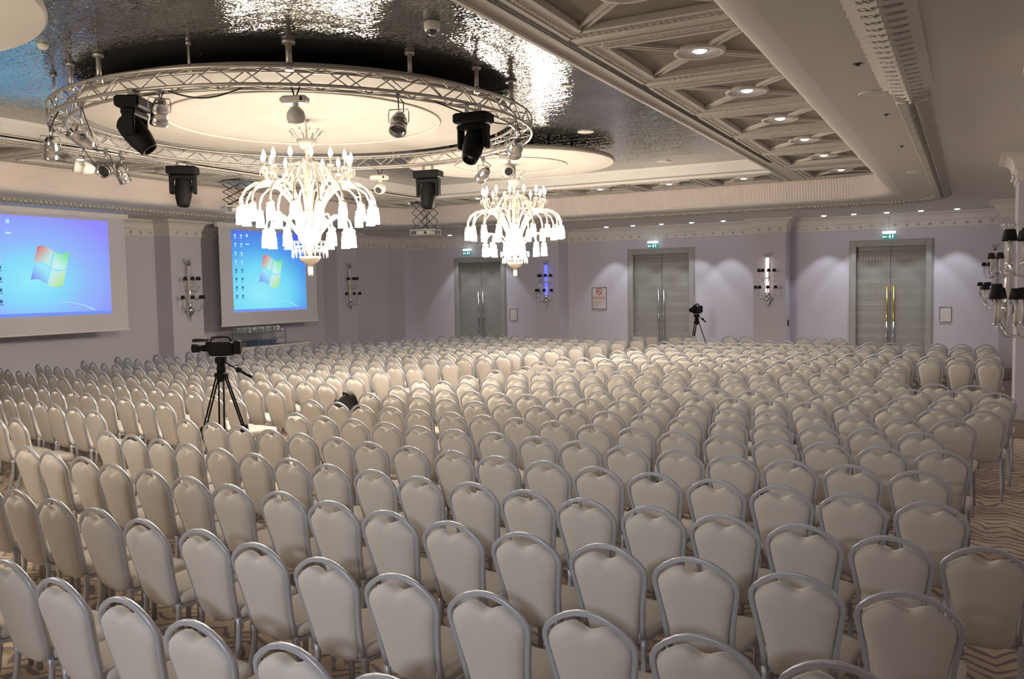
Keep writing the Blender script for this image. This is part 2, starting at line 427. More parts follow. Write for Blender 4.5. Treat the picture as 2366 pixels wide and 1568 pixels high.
# ---- soffit ring with a large rounded-rectangle opening
def rrect(x0, x1, y0, y1, r, n=8):
    pts = []
    for cx, cy, a0 in ((x0+r, y0+r, 270), (x0+r, y1-r, 180), (x1-r, y1-r, 90), (x1-r, y0+r, 0)):
        for k in range(n+1):
            a = R(a0-90*k/n); pts.append((cx+r*math.cos(a), cy+r*math.sin(a)))
    return pts     # clockwise seen from above: walking it, the centre lies to the right
OX0, OX1, OY0, OY1 = -14.75, -1.25, -2.4, 20.3     # opening at soffit level
def flat_ring(outer, inner, z, mb):
    # outer/inner have equal counts
    n = len(outer); vs = [(p[0], p[1], z) for p in outer]+[(p[0], p[1], z) for p in inner]
    mb.add(vs, [(i, (i+1) % n, n+(i+1) % n, n+i) for i in range(n)])
inner = rrect(OX0, OX1, OY0, OY1, 1.3, 8)
def to_rect(p, x0, x1, y0, y1, cx, cy):
    dx, dy = p[0]-cx, p[1]-cy
    t = min(((x1-cx)/dx if dx > 0 else (x0-cx)/dx) if abs(dx) > 1e-9 else 1e9, ((y1-cy)/dy if dy > 0 else (y0-cy)/dy) if abs(dy) > 1e-9 else 1e9)
    return (cx+dx*t, cy+dy*t)
# use four strips plus corner fans for exact coverage
b = MB()
b.box(XL, OX0, YB, YF, ZS, ZS+.05); b.box(OX1, XR, YB, YF, ZS, ZS+.05)
b.box(OX0, OX1, YB, OY0, ZS, ZS+.05); b.box(OX0, OX1, OY1, YF, ZS, ZS+.05)
for (cx, cy) in ((OX0, OY0), (OX0, OY1), (OX1, OY1), (OX1, OY0)):
    seg = [p for p in inner if abs(p[0]-cx) <= 1.301 and abs(p[1]-cy) <= 1.301]
    for k in range(len(seg)-1):
        b.add([(cx, cy, ZS), (*seg[k], ZS), (*seg[k+1], ZS)], [(0, 1, 2)])
struct('ceiling', b, M['soffit'], label='off-white lower ceiling around the raised centre')
# roof slab above everything so that the room is closed
b = MB(); b.box(XL-.3, XR+.3, YB-.3, YF+.3, ZR+0.15, ZR+0.3); struct('ceiling_slab', b, M['soffit'])
# curved reveal from the soffit up to the coffers (fluted on the far side)
rv = [(0.0, ZS)]
for k in range(1, 6):
    a = PI/2*k/5; rv.append((0.22*math.sin(a)*1.0+0.02, ZS+0.06*(1-math.cos(a))))
rv += [(0.26, ZS+0.08)]
rv2 = [(0.26, ZS+0.08), (0.27, ZS+0.14), (0.29, ZS+0.26), (0.32, ZS+0.38), (0.34, ZC-0.03), (0.36, ZC-.03), (0.36, ZC+.01)]
b = MB(); sweep(inner, rv, b, closed=True, smooth=True); trim(b, M['white'], 'rounded lower lip of the raised ceiling')
def fluted():
    m = mat('fluted_plaster', (0.70, 0.615, 0.575), 0.75)
    nt = m.node_tree; bs = nt.nodes['Principled BSDF']; tc = nt.nodes.new('ShaderNodeTexCoord'); sp = nt.nodes.new('ShaderNodeSeparateXYZ')
    nt.links.new(tc.outputs['Object'], sp.inputs[0])
    s_ = node_math(nt, 'SINE', node_math(nt, 'MULTIPLY', sp.outputs[0], 2*PI/0.06))
    bp = nt.nodes.new('ShaderNodeBump'); bp.inputs['Strength'].default_value = 0.5; bp.inputs['Distance'].default_value = 0.01
    nt.links.new(s_, bp.inputs['Height']); nt.links.new(bp.outputs['Normal'], bs.inputs['Normal']); return m
M['fluted'] = fluted()
b = MB(); sweep(inner, rv2, b, closed=True); trim(b, M['fluted'], 'fluted pinkish-white face of the raised ceiling')
# dentil moulding ring standing off the opening on the soffit
ring = rrect(OX0-0.75, OX1+0.72, OY0-0.8, OY1+0.75, 1.2, 8)
dprof = [(0.16, ZS+.001), (0.13, ZS-0.05), (0.04, ZS-0.075), (0.0, ZS-0.03), (-0.04, ZS-0.075), (-0.13, ZS-0.05), (-0.16, ZS+.001)]
b = MB(); sweep(ring, dprof, b, closed=True)
def ribbed():
    m = mat('ribbed_plaster', (0.54, 0.51, 0.47), 0.6)
    nt = m.node_tree; bs = nt.nodes['Principled BSDF']; tc = nt.nodes.new('ShaderNodeTexCoord'); sp = nt.nodes.new('ShaderNodeSeparateXYZ')
    nt.links.new(tc.outputs['Object'], sp.inputs[0])
    s1 = node_math(nt, 'SINE', node_math(nt, 'MULTIPLY', sp.outputs[0], 2*PI/0.07)); s2 = node_math(nt, 'SINE', node_math(nt, 'MULTIPLY', sp.outputs[1], 2*PI/0.10))
    h = node_math(nt, 'MULTIPLY', s1, s2)
    bp = nt.nodes.new('ShaderNodeBump'); bp.inputs['Strength'].default_value = 1.0; bp.inputs['Distance'].default_value = 0.03
    nt.links.new(h, bp.inputs['Height']); nt.links.new(bp.outputs['Normal'], bs.inputs['Normal']); return m
M['ribbed'] = ribbed()
trim(b, M['ribbed'], 'double ribbed moulding on the lower ceiling')
# bold chevron pleats over the near right part of that moulding
b = MB(); yy = 5.2
while yy < 9.0:
    wd = 0.21 if yy < 8.3 else 0.21*(9.15-yy)/0.85
    cxm = -0.53
    for sgn in (-1, 1):
        o1, o2, o3 = 0.0, 0.045, 0.11
        vs = [(cxm, yy+o1, ZS-.02), (cxm+sgn*wd, yy+o1+.15, ZS+.002), (cxm+sgn*wd, yy+o2+.15, ZS-0.055), (cxm, yy+o2, ZS-0.105), (cxm, yy+o3, ZS-0.03), (cxm+sgn*wd, yy+o3+.15, ZS+.002)]
        b.add(vs, [(0, 1, 2, 3), (3, 2, 5, 4)])
    yy += 0.165
b.cyl((-0.66, 9.13, ZS-.04), (-0.38, 9.13, ZS-.04), .03, 10)
trim(b, M['white'], 'white chevron-pleated plaster ornament on the lower ceiling')

# ---- coffer field
CX0, CX1, CY0, CY1 = OX0+0.30, OX1-0.30, OY0+.30, OY1-.30
RX0, RX1, RY0, RY1 = -12.15, -3.58, -0.3, 17.85      # silver recess
b = MB()
# taupe panel above the ribs
zp = ZC+0.04
for (x0, x1, y0, y1) in ((CX0-.2, RX0-.1, CY0-.2, CY1+.2), (RX1+.1, CX1+.2, CY0-.2, CY1+.2), (RX0-.1, RX1+.1, CY0-.2, RY0-.1), (RX0-.1, RX1+.1, RY1+.1, CY1+.2)):
    b.box(x0, x1, y0, y1, zp, zp+.03)
struct('ceiling_coffer_panels', b, M['taupe'], label='taupe felt panels of the coffered ceiling')
RX, HALF = -2.37, 0.68
cells = []
for k in range(9): cells.append((RX, 16.38-2.0*k, 'R'))
for k in range(5): cells.append((-4.39-1.68*k, 18.93, 'F'))
for k in range(8): cells.append((-13.3, 16.8-1.85*k, 'L'))
cells += [(RX, 18.7, 'C'), (-13.2, 18.95, 'C')]
def strip_box(x0, x1, y0, y1): rib.box(x0, x1, y0, y1, ZC, zp)
rib = MB()
# margins of the three strips then cross bars between the cells
def cellrect(c):
    x, y, t = c
    hx, hy = (0.62, 0.66) if t == 'L' else ((0.62, 0.62) if t == 'F' else (HALF, HALF))
    if t == 'C': hx, hy = (0.62, 0.66)
    return x-hx, x+hx, y-hy, y+hy
def fill_strip(cs, x0, x1, y0, y1, axis):
    rects = sorted([cellrect(c) for c in cs], key=lambda r: r[2] if axis == 'y' else r[0])
    if axis == 'y':
        cur = y0; cx0 = rects[0][0]; cx1 = rects[0][1]
        strip_box(x0, cx0, y0, y1); strip_box(cx1, x1, y0, y1)
        for r in rects:
            if r[2] > cur: strip_box(cx0, cx1, cur, r[2])
            cur = r[3]
        if y1 > cur: strip_box(cx0, cx1, cur, y1)
    else:
        cur = x0; cy0 = rects[0][2]; cy1 = rects[0][3]
        strip_box(x0, x1, y0, cy0); strip_box(x0, x1, cy1, y1)
        for r in rects:
            if r[0] > cur: strip_box(cur, r[0], cy0, cy1)
            cur = r[1]
        if x1 > cur: strip_box(cur, x1, cy0, cy1)
E_ = 0.12
YS = RY1+0.05
fill_strip([c for c in cells if c[2] == 'R'], RX1, CX1+E_, CY0-E_, YS, 'y')
fill_strip([c for c in cells if c[2] == 'L'], CX0-E_, RX0, CY0-E_, YS, 'y')
# far strip, including both corner cells
fill_strip([c for c in cells if c[2] in 'FC'], CX0-E_, CX1+E_, YS, CY1+E_, 'x')
rib.box(RX0, RX1, CY0-E_, RY0, ZC, zp)
struct('ceiling_coffer_ribs', rib, M['coffer'], label='beige ribs of the coffered ceiling')
# raised mouldings: bead frames around each cell and diagonal bars to a central rosette
mo = MB()
def bar(p, q, w2, h):
    p = Vector(p); q = Vector(q); d = (q-p); L = d.length; a = math.atan2(d.y, d.x)
    Mx = Matrix.Translation(p) @ Matrix.Rotation(a, 4, 'Z'); mo.box(0, L, -w2, w2, -h, 0, Mx)
beads = MB()
for c in cells:
    x0, x1, y0, y1 = cellrect(c); x, y = (x0+x1)/2, (y0+y1)/2
    for k, (g, hh) in enumerate(((0.03, .016), (0.21, .014))):
        X0, X1, Y0, Y1 = x0-g, x1+g, y0-g, y1+g; wd = .025 if k == 0 else .02
        for (p, q) in (((X0, Y0), (X1, Y0)), ((X1, Y0), (X1, Y1)), ((X1, Y1), (X0, Y1)), ((X0, Y1), (X0, Y0))):
            bar((*p, ZC), (*q, ZC), wd, hh)
    for (px, py) in ((x0, y0), (x1, y0), (x1, y1), (x0, y1)):
        d = Vector((px-x, py-y)); d0 = d.normalized()*0.24
        for s_ in (-1, 1):
            n_ = Vector((-d.y, d.x)).normalized()*0.035*s_
            bar((x+d0.x+n_.x, y+d0.y+n_.y, zp+.001), (px+n_.x, py+n_.y, zp+.001), .012, .032)
        bar((x+d0.x, y+d0.y, zp+.001), (px, py, zp+.001), .020, .016)
    # bead chain round the cell
    for (p, q) in (((x0-.14, y0-.14), (x1+.14, y0-.14)), ((x1+.14, y0-.14), (x1+.14, y1+.14)), ((x1+.14, y1+.14), (x0-.14, y1+.14)), ((x0-.14, y1+.14), (x0-.14, y0-.14))):
        p = Vector(p); q = Vector(q); n = 26
        for i in range(n):
            s_ = p.lerp(q, (i+.5)/n); beads.box(s_.x-.014, s_.x+.014, s_.y-.014, s_.y+.014, ZC-.018, ZC)
trim(mo, M['coffer'], 'moulded frames and diagonal bars of the coffers')
trim(beads, M['coffer'], 'bead chains round the coffers')
# slot diffusers in the band beside the silver recess
b = MB()
for dx in (0.0, 0.035, 0.07): b.box(-3.38+dx, -3.36+dx, -0.3, 16.6, ZC-.004, ZC+.001)
trim(b, M['black'], 'dark linear air slots beside the coffers')
# recess sides and silver plane
b = MB()
sweep([(RX0, RY0), (RX0, RY1), (RX1, RY1), (RX1, RY0)], [(0.0, ZC-.03), (-0.04, ZC-.03), (-0.04, ZC)], b, closed=True)
sweep([(RX0, RY0), (RX0, RY1), (RX1, RY1), (RX1, RY0)], [(0.0, ZC-.03), (0.0, ZC+.02), (-.05, ZC+.06), (-.05, ZR-.05), (-.02, ZR-.02), (-.02, ZR)], b, closed=True)
trim(b, M['white'], 'cream lit sides of the silver recess')
b = MB(); b.box(RX0-.06, RX1+.06, RY0-.06, RY1+.06, ZR, ZR+.03)
struct('ceiling_silver_recess', b, M['mosaic'], label='glossy silver-leaf mosaic ceiling')

# ---- discs
def disc(x, y, r, r_in, label):
    t = empty('ceiling_disc', (x, y, 4.6), 0, label, 'ceiling disc', 'white ceiling discs above the chandeliers')
    m = MB(); m.lathe([(0.001, .07), (r-.12, .08), (r-.02, .075), (r, .05), (r, .02), (r-.02, 0.0), (r_in+.02, 0.0), (r_in, .010), (0.001, 0.012)], 96, smooth=False)
    o = m.build('panel', M['disc'], t)
    m = MB(); pts = [(math.cos(2*PI*i/96)*r_in, math.sin(2*PI*i/96)*r_in, 0.0) for i in range(96)]
    m.tube(pts, .022, 6, closed=True); m.build('ring_bead', M['disc'], t)
    m = MB()
    for i in range(6):
        a = 2*PI*i/6+.3; m.cyl((math.cos(a)*r*.6, math.sin(a)*r*.6, .07), (math.cos(a)*r*.6, math.sin(a)*r*.6, .231), .02, 8)
    m.build('hanger', M['darkmetal'], t)
    return t
disc(-8.03, 9.08, 2.83, 1.82, 'largest white disc above the near chandelier and lighting truss')
disc(-7.72, 14.4, 1.96, 1.05, 'white disc above the farther chandelier')
disc(-8.05, 2.86, 2.12, 1.2, 'white disc cut off at the upper left corner')

# ------------------------------------------------------------------ doors
def door(n, x0, x1, zt, gold=False):
    t = empty('door_%d' % n, ((x0+x1)/2, YF, 0)); t['kind'] = 'structure'
    h = (x1-x0)/2; z1 = zt-0.155; hi = h-.15
    m = MB()
    m.bbox(-h-.0, -hi, -.05, .24, 0, zt, .012); m.bbox(hi, h, -.05, .24, 0, zt, .012); m.bbox(-hi, hi, -.05, .24, z1, zt, .012)
    m.box(-h-.03, -h, -.03, .0, 0, zt+.03); m.box(h, h+.03, -.03, .0, 0, zt+.03); m.box(-h, h, -.03, 0, zt, zt+.03)
    m.build('door_frame', M['doorframe'], t)
    for s_ in (-1, 1):
        m = MB(); xa, xb = (0.004, hi-.002) if s_ > 0 else (-hi+.002, -0.004)
        m.bbox(xa, xb, .10, .16, 0.01, z1-.004, .006); lf = m.build('door_leaf', M['doorleaf'], t)
        m = MB(); hx = s_*0.085
        m.cyl((hx, 0.03, 0.35), (hx, 0.03, 2.16), .022, 12)
        for zz in (0.5, 1.25, 2.0): m.cyl((hx, 0.03, zz), (hx, 0.10, zz), .012, 8)
        for zz in (0.35, 2.16): m.sphere((hx, .03, zz), .026, 10, 6)
        hd = m.build('door_handle', M['gold' if gold else 'steel'], lf)
        if gold:
            hd['label'] = 'brass door handle'
            m = MB(); m.cyl((hx, 0.03, 0.34), (hx, 0.03, 1.2), .025, 12); m.build('handle_sleeve', M['steel'], t)
    return t
door(1, *DOORS[0]); door(2, *DOORS[1]); door(3, *DOORS[2], gold=True)
# exit signs hanging from the soffit in front of the doors
def exit_sign(x, zb, label):
    t = empty('exit_sign', (x, 24.85, zb), 0, label, 'exit sign', 'exit signs above the doors')
    m = MB(); m.bbox(-.155, .155, -.012, .012, 0.0, .125, .004); p = m.build('panel', M['green'], t)
    m = MB()
    m.box(-.12, -.045, -.015, -.012, .055, .072); m.prism([(-.12, -.0135, .035), (-.12, -.0135, .092), (-.148, -.0135, .0635)], (0, -.002, 0))
    m.box(.01, .035, -.015, -.012, .03, .085); m.sphere((.024, -.014, .098), .011, 8, 6, (1, .3, 1)); m.box(-.008, .05, -.015, -.012, .068, .076); m.box(.085, .10, -.015, -.012, .03, .10); m.box(.085, .12, -.015, -.012, .092, .10)
    m.build('pictogram', M['exitwhite'], p)
    m = MB(); m.bbox(-.165, .165, -.025, .025, .15, .21, .01); m.build('lamp_housing', M['exitwhite'], t)
    m = MB(); m.box(-.15, -.13, -.006, .006, .12, .155); m.box(.13, .15, -.006, .006, .12, .155); m.cyl((0, 0, .21), (0, 0, ZS-zb), .004, 6); m.build('hanging_rod', M['steel'], t)
exit_sign(-1.94, 3.40, 'green exit sign hanging above the door with brass handles')
exit_sign(-8.49, 3.40, 'green exit sign hanging above the middle door')
exit_sign(-15.05, 3.40, 'green exit sign hanging above the door left of the far chandelier')

def text_mesh(body, size, loc, rot, name, mt, parent, ext=0.001):
    cu = bpy.data.curves.new(name, 'FONT'); cu.body = body; cu.size = size; cu.extrude = ext; cu.align_x = 'CENTER'; cu.align_y = 'CENTER'
    tmp = bpy.data.objects.new(name+'_t', cu); COL.objects.link(tmp)
    bpy.context.view_layer.update()
    me = bpy.data.meshes.new_from_object(tmp.evaluated_get(bpy.context.evaluated_depsgraph_get()))
    bpy.data.objects.remove(tmp)
    me.materials.clear(); me.materials.append(mt); o = bpy.data.objects.new(name, me); COL.objects.link(o)
    o.location = loc; o.rotation_euler = rot; o.parent = parent; return o
# no-smoking notice
t = empty('wall_notice', (-10.305, YF, 1.55), 0, 'framed no-smoking notice with red lettering beside the middle door', 'sign')
m = MB(); m.box(-.235, .235, -.012, -.001, .015, .685); m.build('paper', M['paper'], t)
m = MB()
for (a0, a1, c0, c1) in ((-.25, .25, 0, .025), (-.25, .25, .675, .70), (-.25, -.228, .025, .675), (.228, .25, .025, .675)): m.bbox(a0, a1, -.025, -.001, c0, c1, .004)
m.build('frame', M['steel'], t)
m = MB(); m.tube([(math.cos(2*PI*i/24)*.095, -.014, .56+math.sin(2*PI*i/24)*.095) for i in range(24)], .011, 6, closed=True)
m.cyl((-.067, -.014, .627), (.067, -.014, .493), .009, 6); m.box(-.09, .05, -.015, -.012, .55, .566); m.build('no_smoking_symbol', M['red'], t)
o = text_mesh('S\u0130GARA \u0130\u00c7\u0130LMEZ', .062, (0, -.014, .36), (PI/2, 0, 0), 'lettering', M['red'], t)
o.scale = (0.90, 1.7, 1)
m = MB()
for k in range(6):
    wd = .19-.03*(k % 3); m.box(-.20, -.20+wd*2 if k < 4 else -.05, -.0135, -.012, .245-.032*k, .257-.032*k)
m.build('small_print', M['greytext'], t)
def small_notice(x, z, label):
    t = empty('evacuation_plan', (x, YF, z), 0, label, 'sign', 'framed evacuation plans on the far wall')
    m = MB(); m.box(-.13, .13, -.012, -.001, .015, .385); m.build('paper', M['paper'], t)
    m = MB()
    for (a0, a1, c0, c1) in ((-.145, .145, 0, .02), (-.145, .145, .38, .40), (-.145, -.128, .02, .38), (.128, .145, .02, .38)): m.bbox(a0, a1, -.022, -.001, c0, c1, .003)
    m.build('frame', M['steel'], t)
    m = MB()
    for k in range(5): m.box(-.085+.03*(k % 3)*1.4, -.06+.03*(k % 3)*1.4+.02*(k % 2), -.0135, -.012, .30-.05*k, .315-.05*k)
    m.box(-.08, .08, -.0135, -.012, .065, .07); m.box(.07, .075, -.0135, -.012, .1, .29)
    m.build('floor_plan', M['greytext'], t)
small_notice(-0.575, 1.20, 'small framed plan to the right of the door with brass handles')
small_notice(-13.38, 1.19, 'small framed plan to the right of the door under the far chandelier')
t = empty('thermostat', (-4.495, 24.65, 1.08), -PI/2*0, 'small dark wall control on the side of the sconce pilaster', 'wall control')
m = MB(); m.bbox(0, .025, -.04, .04, 0, .18, .005); m.build('plate', M['darkmetal'], t)
m = MB(); m.box(.025, .027, -.025, .025, .10, .15); m.build('display', M['lens'], t)

# ------------------------------------------------------------------ recessed spotlights
def spot_thing(x, y, z, label, group, rosette):
    t = empty('recessed_spotlight', (x, y, z), 0, label, 'spotlight', group)
    m = MB(); m.lathe([(.066, 0), (.072, -.008), (.092, -.005), (.095, .002)], 20)
    m.build('trim_ring', M['whiteplastic'] if not rosette else M['coffer'], t)
    m = MB(); m.lathe([(.001, -.026), (.035, -.023), (.058, -.013), (.067, 0.0)], 18); m.build('lens', M['spotlens'], t)
    if rosette:
        m = MB(); m.lathe([(.09, -.0), (.11, -.012), (.15, -.006), (.17, -.022), (.195, -.010), (.215, -.030), (.245, -.030), (.25, -.01), (.25, .02)], 40)
        m.build('rosette', M['coffer'], t)
    return t
def spot_light(x, y, z, power, tgt=None, size=100, blend=.5, col=(0.93, 0.94, 1.0), soft=.04):
    ld = bpy.data.lights.new('spot_lamp', 'SPOT'); ld.energy = power; ld.spot_size = R(size); ld.spot_blend = blend; ld.color = col; ld.shadow_soft_size = soft
    o = bpy.data.objects.new('spot_lamp', ld); COL.objects.link(o); o.location = (x, y, z)
    d = Vector(tgt)-Vector((x, y, z)) if tgt else Vector((0, 0, -1)); o.rotation_euler = d.to_track_quat('-Z', 'Y').to_euler()
    return o
proto_s = None
doorname = {1: 'door left of the far chandelier', 2: 'middle door', 3: 'door with brass handles'}
def which(x): return 1 if x < -12 else (2 if x < -5 else 3)
proto_s = spot_thing(0, 0, 0, '', 'lit spotlights in the lower ceiling', False)
proto_r = spot_thing(0, 0, 0, '', 'lit spotlights in the coffers', True)
used = {False: False, True: False}
def place_spot(x, y, z, label, ros):
    p = proto_r if ros else proto_s
    t = copy_tree(p) if used[ros] else p
    used[ros] = True; t.location = (x, y, z); t['label'] = label
ordw = ['first', 'second', 'third', 'fourth', 'fifth', 'sixth', 'seventh', 'eighth', 'ninth', 'tenth', 'eleventh', 'twelfth', 'thirteenth', 'fourteenth', 'fifteenth', 'sixteenth', 'seventeenth', 'eighteenth', 'nineteenth', 'twentieth', 'twenty-first', 'twenty-second', 'twenty-third', 'twenty-fourth']
cnt = {1: 0, 2: 0, 3: 0}
for (x, y) in SOFFIT_FAR:
    k = which(x); place_spot(x, y, ZS-.001, 'small lit spotlight, %s from left above the %s' % (ordw[cnt[k]], doorname[k]), False); cnt[k] += 1
    spot_light(x, y, ZS-.03, CEILSPOT, (x, y+0.30, 0), 68, .35)
cr = 0; names = {'R': 'coffer strip on the right', 'F': 'far coffer strip', 'L': 'left coffer strip'}; cc = {'R': 0, 'F': 0, 'L': 0}
for c in cells:
    if c[2] == 'C':
        lab = 'lit spotlight in the %s corner coffer' % ('far right' if c[0] > -5 else 'far left')
    else:
        lab = 'lit spotlight, %s from %s, in the %s' % (ordw[cc[c[2]]], 'the far end' if c[2] != 'F' else 'the right', names[c[2]]); cc[c[2]] += 1
    q = project(c[0], c[1], ZC)
    if q and -50 < q[0] < W_+50 and -60 < q[1] < H_: place_spot(c[0], c[1], zp-.012, lab, True)
    spot_light(c[0], c[1], zp-.06, 26.0 if c[1] > 7 else 6.0, None, 95, .8, (0.92, 0.94, 1.0))
# unseen spotlights added in the near soffit behind the camera, without fixtures
for x in (-14, -11, -8): spot_light(x, -5, ZS-.03, 70.0, None, 120, .8, (0.95, 0.95, 1.0))
spot_light(-3.0, -3.8, ZS-.06, 1650.0, (-2.7, 4.0, 0.5), 39, 1.0, (0.90, 0.93, 1.0), .35)  # made-up strong spot, added only to brighten the backs of the near chairs
# blanked-off round covers, smoke heads and speakers
def speaker(x, y, z, r, label):
    t = empty('ceiling_speaker', (x, y, z), 0, label, 'ceiling speaker')
    m = MB(); m.lathe([(.001, -.006), (r*.85, -.008), (r, -.004), (r, .001)], 28); m.build('grille', M['soffit'] if z < 4.2 else M['whiteplastic'], t)
    m = MB(); m.tube([(math.cos(2*PI*i/28)*r, math.sin(2*PI*i/28)*r, -.004) for i in range(28)], .008, 6, closed=True); m.build('rim', M['whiteplastic'], t)
speaker(-5.62, 13.12, ZR, .13, 'round speaker cover in the silver ceiling, middle one of three')
speaker(-4.54, 10.02, ZR, .07, 'small round cover in the silver ceiling near the coffers')
speaker(-5.62, 17.18, ZR, .14, 'round speaker cover at the far edge of the silver ceiling')
speaker(-0.84, 8.84, ZS, .12, 'nearest large round speaker cover in the right lower ceiling')
speaker(-0.83, 15.6, ZS, .13, 'farther large round speaker cover in the right lower ceiling')
def dot_vent(x, y, label, r=.035):
    t = empty('sprinkler_head', (x, y, ZS), 0, label, 'sprinkler'); m = MB(); m.lathe([(.001, -.02), (r*.4, -.018), (r*.45, -.004), (r, -.003), (r, .001)], 16); m.build('head', M['darkmetal'], t)
dot_vent(-0.84, 7.59, 'dark sprinkler head nearest the camera in the right lower ceiling', .04)
dot_vent(-0.82, 10.03, 'second sprinkler head in the right lower ceiling', .03)
dot_vent(-0.83, 12.48, 'third sprinkler head in the right lower ceiling', .03)
t = empty('smoke_detector', (-8.31, 5.52, ZR), 0, 'white smoke detector beside the disc at upper left', 'smoke detector')
m = MB(); m.lathe([(.001, -.05), (.03, -.05), (.045, -.035), (.055, -.01), (.055, .001)], 20); m.build('body', M['whiteplastic'], t)
t = empty('dome_camera', (-4.55, 6.95, ZR), 0, 'white dome security camera on the silver ceiling', 'security camera')
m = MB(); m.lathe([(.062, -.085), (.075, -.08), (.078, -.01), (.07, .001)], 24); m.build('housing', M['whiteplastic'], t)
m = MB(); m.lathe([(.001, -.135)]+[(.05*math.sin(PI/2*k/6), -.085-.05*math.cos(PI/2*k/6)) for k in range(1, 7)], 24); m.build('dome', M['lens'], t)

# ------------------------------------------------------------------ projection screens
def projection_screen(yc, zc, w_, h_, left_b, label, mt_, border=(0.42, 0.42, 0.36, 0.06)):
    bl, br, bb_, bt = border
    t = empty('projection_screen', (-16.85, yc, zc), 0, label, 'projection screen', 'projection screens on the left wall')
    m = MB(); m.bbox(-.012, 0.0, -w_/2-bl, w_/2+br, -h_/2-bb_, h_/2+bt, .003); m.build('screen_cloth', M['screenborder'], t)
    m = MB(); m.bbox(-.02, .02, -w_/2-bl-.02, w_/2+br+.02, -h_/2-bb_-.03, -h_/2-bb_+.005, .008); m.build('bottom_bar', M['whiteplastic'], t)
    m = MB(); m.bbox(-.10, .06, -w_/2-bl-.08, w_/2+br+.08, h_/2+bt-.005, h_/2+bt+.13, .02); m.build('roller_case', M['whiteplastic'], t)
    m = MB()
    for s_ in (-1, 1): m.box(-.9, -.02, s_*(w_/2)-.02, s_*(w_/2)+.02, h_/2+bt+.04, h_/2+bt+.08)
    m.build('wall_bracket', M['steel'], t)
    m = MB(); m.box(.001, .004, -w_/2, w_/2, -h_/2, h_/2); im = m.build('projected_picture', mt_, t)
    # taskbar and icons
    m = MB(); m.box(.004, .0055, -w_/2, w_/2, -h_/2, -h_/2+.07); m.build('taskbar', ET, im)
    # flag logo: four wavy panes
    def wave(u): return 0.10*math.sin(u*2*PI*0.95+0.5)
    sc = .40*h_/2.05
    for (i, j, e) in ((0, 1, EL[0]), (1, 1, EL[1]), (0, 0, EL[2]), (1, 0, EL[3])):
        m = MB(); n = 8; g = .035
        u0, u1 = (-1+0, -g) if i == 0 else (g, 1); v0, v1 = (g, 1) if j == 1 else (-1, -g)
        top = []; bot = []
        for k in range(n+1):
            u = u0+(u1-u0)*k/n
            for (v, L) in ((v1, top), (v0, bot)):
                yy = (u*.88+v*.22)*sc; zz = (v*.86+wave((u+1)/2)*1.5-u*.10)*sc; L.append((.0065, yy, zz))
        for k in range(n): m.add([bot[k], bot[k+1], top[k+1], top[k]], [(0, 1, 2, 3)])
        m.build('logo_pane', e, im)
    # light streak at lower right
    m = MB(); pts = []
    for k in range(20):
        a = k/19.0; pts.append((.006, w_*(0.02+.33*a), -h_/2+.07+.21*math.sin(PI*(0.35+0.62*a))**0.9*h_/2.05))
    m.tube(pts, .007, 5, radii=[.4+1.4*i/19 for i in range(20)]); m.build('light_streak', EI, im)
    m = MB(); md = MB()
    for cidx in range(2):
        for k in range(8):
            yy = -w_/2+.12+.21*cidx; zz = h_/2-.14-.225*k
            (md if k > 3 else m).box(.0045, .0055, yy-.03, yy+.03, zz-.035, zz+.03)
            (md if k > 3 else m).box(.0045, .0055, yy-.045, yy+.045, zz-.075, zz-.06)
    m.box(.0045, .0055, -w_/2+.50, -w_/2+.57, h_/2-.17, h_/2-.09); m.box(.0045, .0055, -w_/2+.48, -w_/2+.60, h_/2-.38, h_/2-.34)
    m.build('desktop_icons', EI, im); md.build('desktop_icons', ED, im)
    return t
SB = 1.0
def pane(name, c1, c2):
    m = bpy.data.materials.new(name); m.use_nodes = True; nt = m.node_tree; nt.nodes.remove(nt.nodes['Principled BSDF'])
    tc = nt.nodes.new('ShaderNodeTexCoord'); sp = nt.nodes.new('ShaderNodeSeparateXYZ'); nt.links.new(tc.outputs['Generated'], sp.inputs[0])
    u = sp.outputs[1] if 'left' in name else node_math(nt, 'SUBTRACT', 1.0, sp.outputs[1])
    v = sp.outputs[2] if 'low' in name else node_math(nt, 'SUBTRACT', 1.0, sp.outputs[2])
    s_ = node_math(nt, 'MULTIPLY', node_math(nt, 'ADD', u, v), 0.62)
    r = nt.nodes.new('ShaderNodeValToRGB'); r.color_ramp.elements[0].position = .15; r.color_ramp.elements[0].color = (*c1, 1); r.color_ramp.elements[1].position = .85; r.color_ramp.elements[1].color = (*c2, 1)
    nt.links.new(s_, r.inputs[0]); e = nt.nodes.new('ShaderNodeEmission'); e.inputs[1].default_value = SB
    nt.links.new(r.outputs[0], e.inputs[0]); nt.links.new(e.outputs[0], nt.nodes['Material Output'].inputs[0]); return m
EL = [pane('logo_red_left_up', lin(225, 100, 110), lin(190, 240, 235)), pane('logo_green_right_up', lin(120, 235, 140), lin(200, 245, 245)), pane('logo_blue_left_low', lin(130, 140, 245), lin(160, 235, 255)), pane('logo_yellow_right_low', lin(185, 235, 110), lin(200, 240, 245))]
EI = emis('icon_light', lin(175, 235, 255), SB); ED = emis('icon_dark', lin(70, 110, 160), SB); ET = emis('taskbar_violet', lin(120, 150, 245), SB)
sm1 = screen_material('desktop_picture_near', [(0.0, lin(150, 240, 255)), (0.75, lin(150, 143, 255)), (0.22, lin(138, 222, 255)), (0.40, lin(148, 188, 255))], 0.36, 0.36, SB)
sm2 = screen_material('desktop_picture_far', [(0.0, lin(155, 240, 255)), (0.9, lin(88, 98, 228)), (0.35, lin(120, 222, 252)), (0.60, lin(88, 160, 240))], 0.36, 0.22, SB)
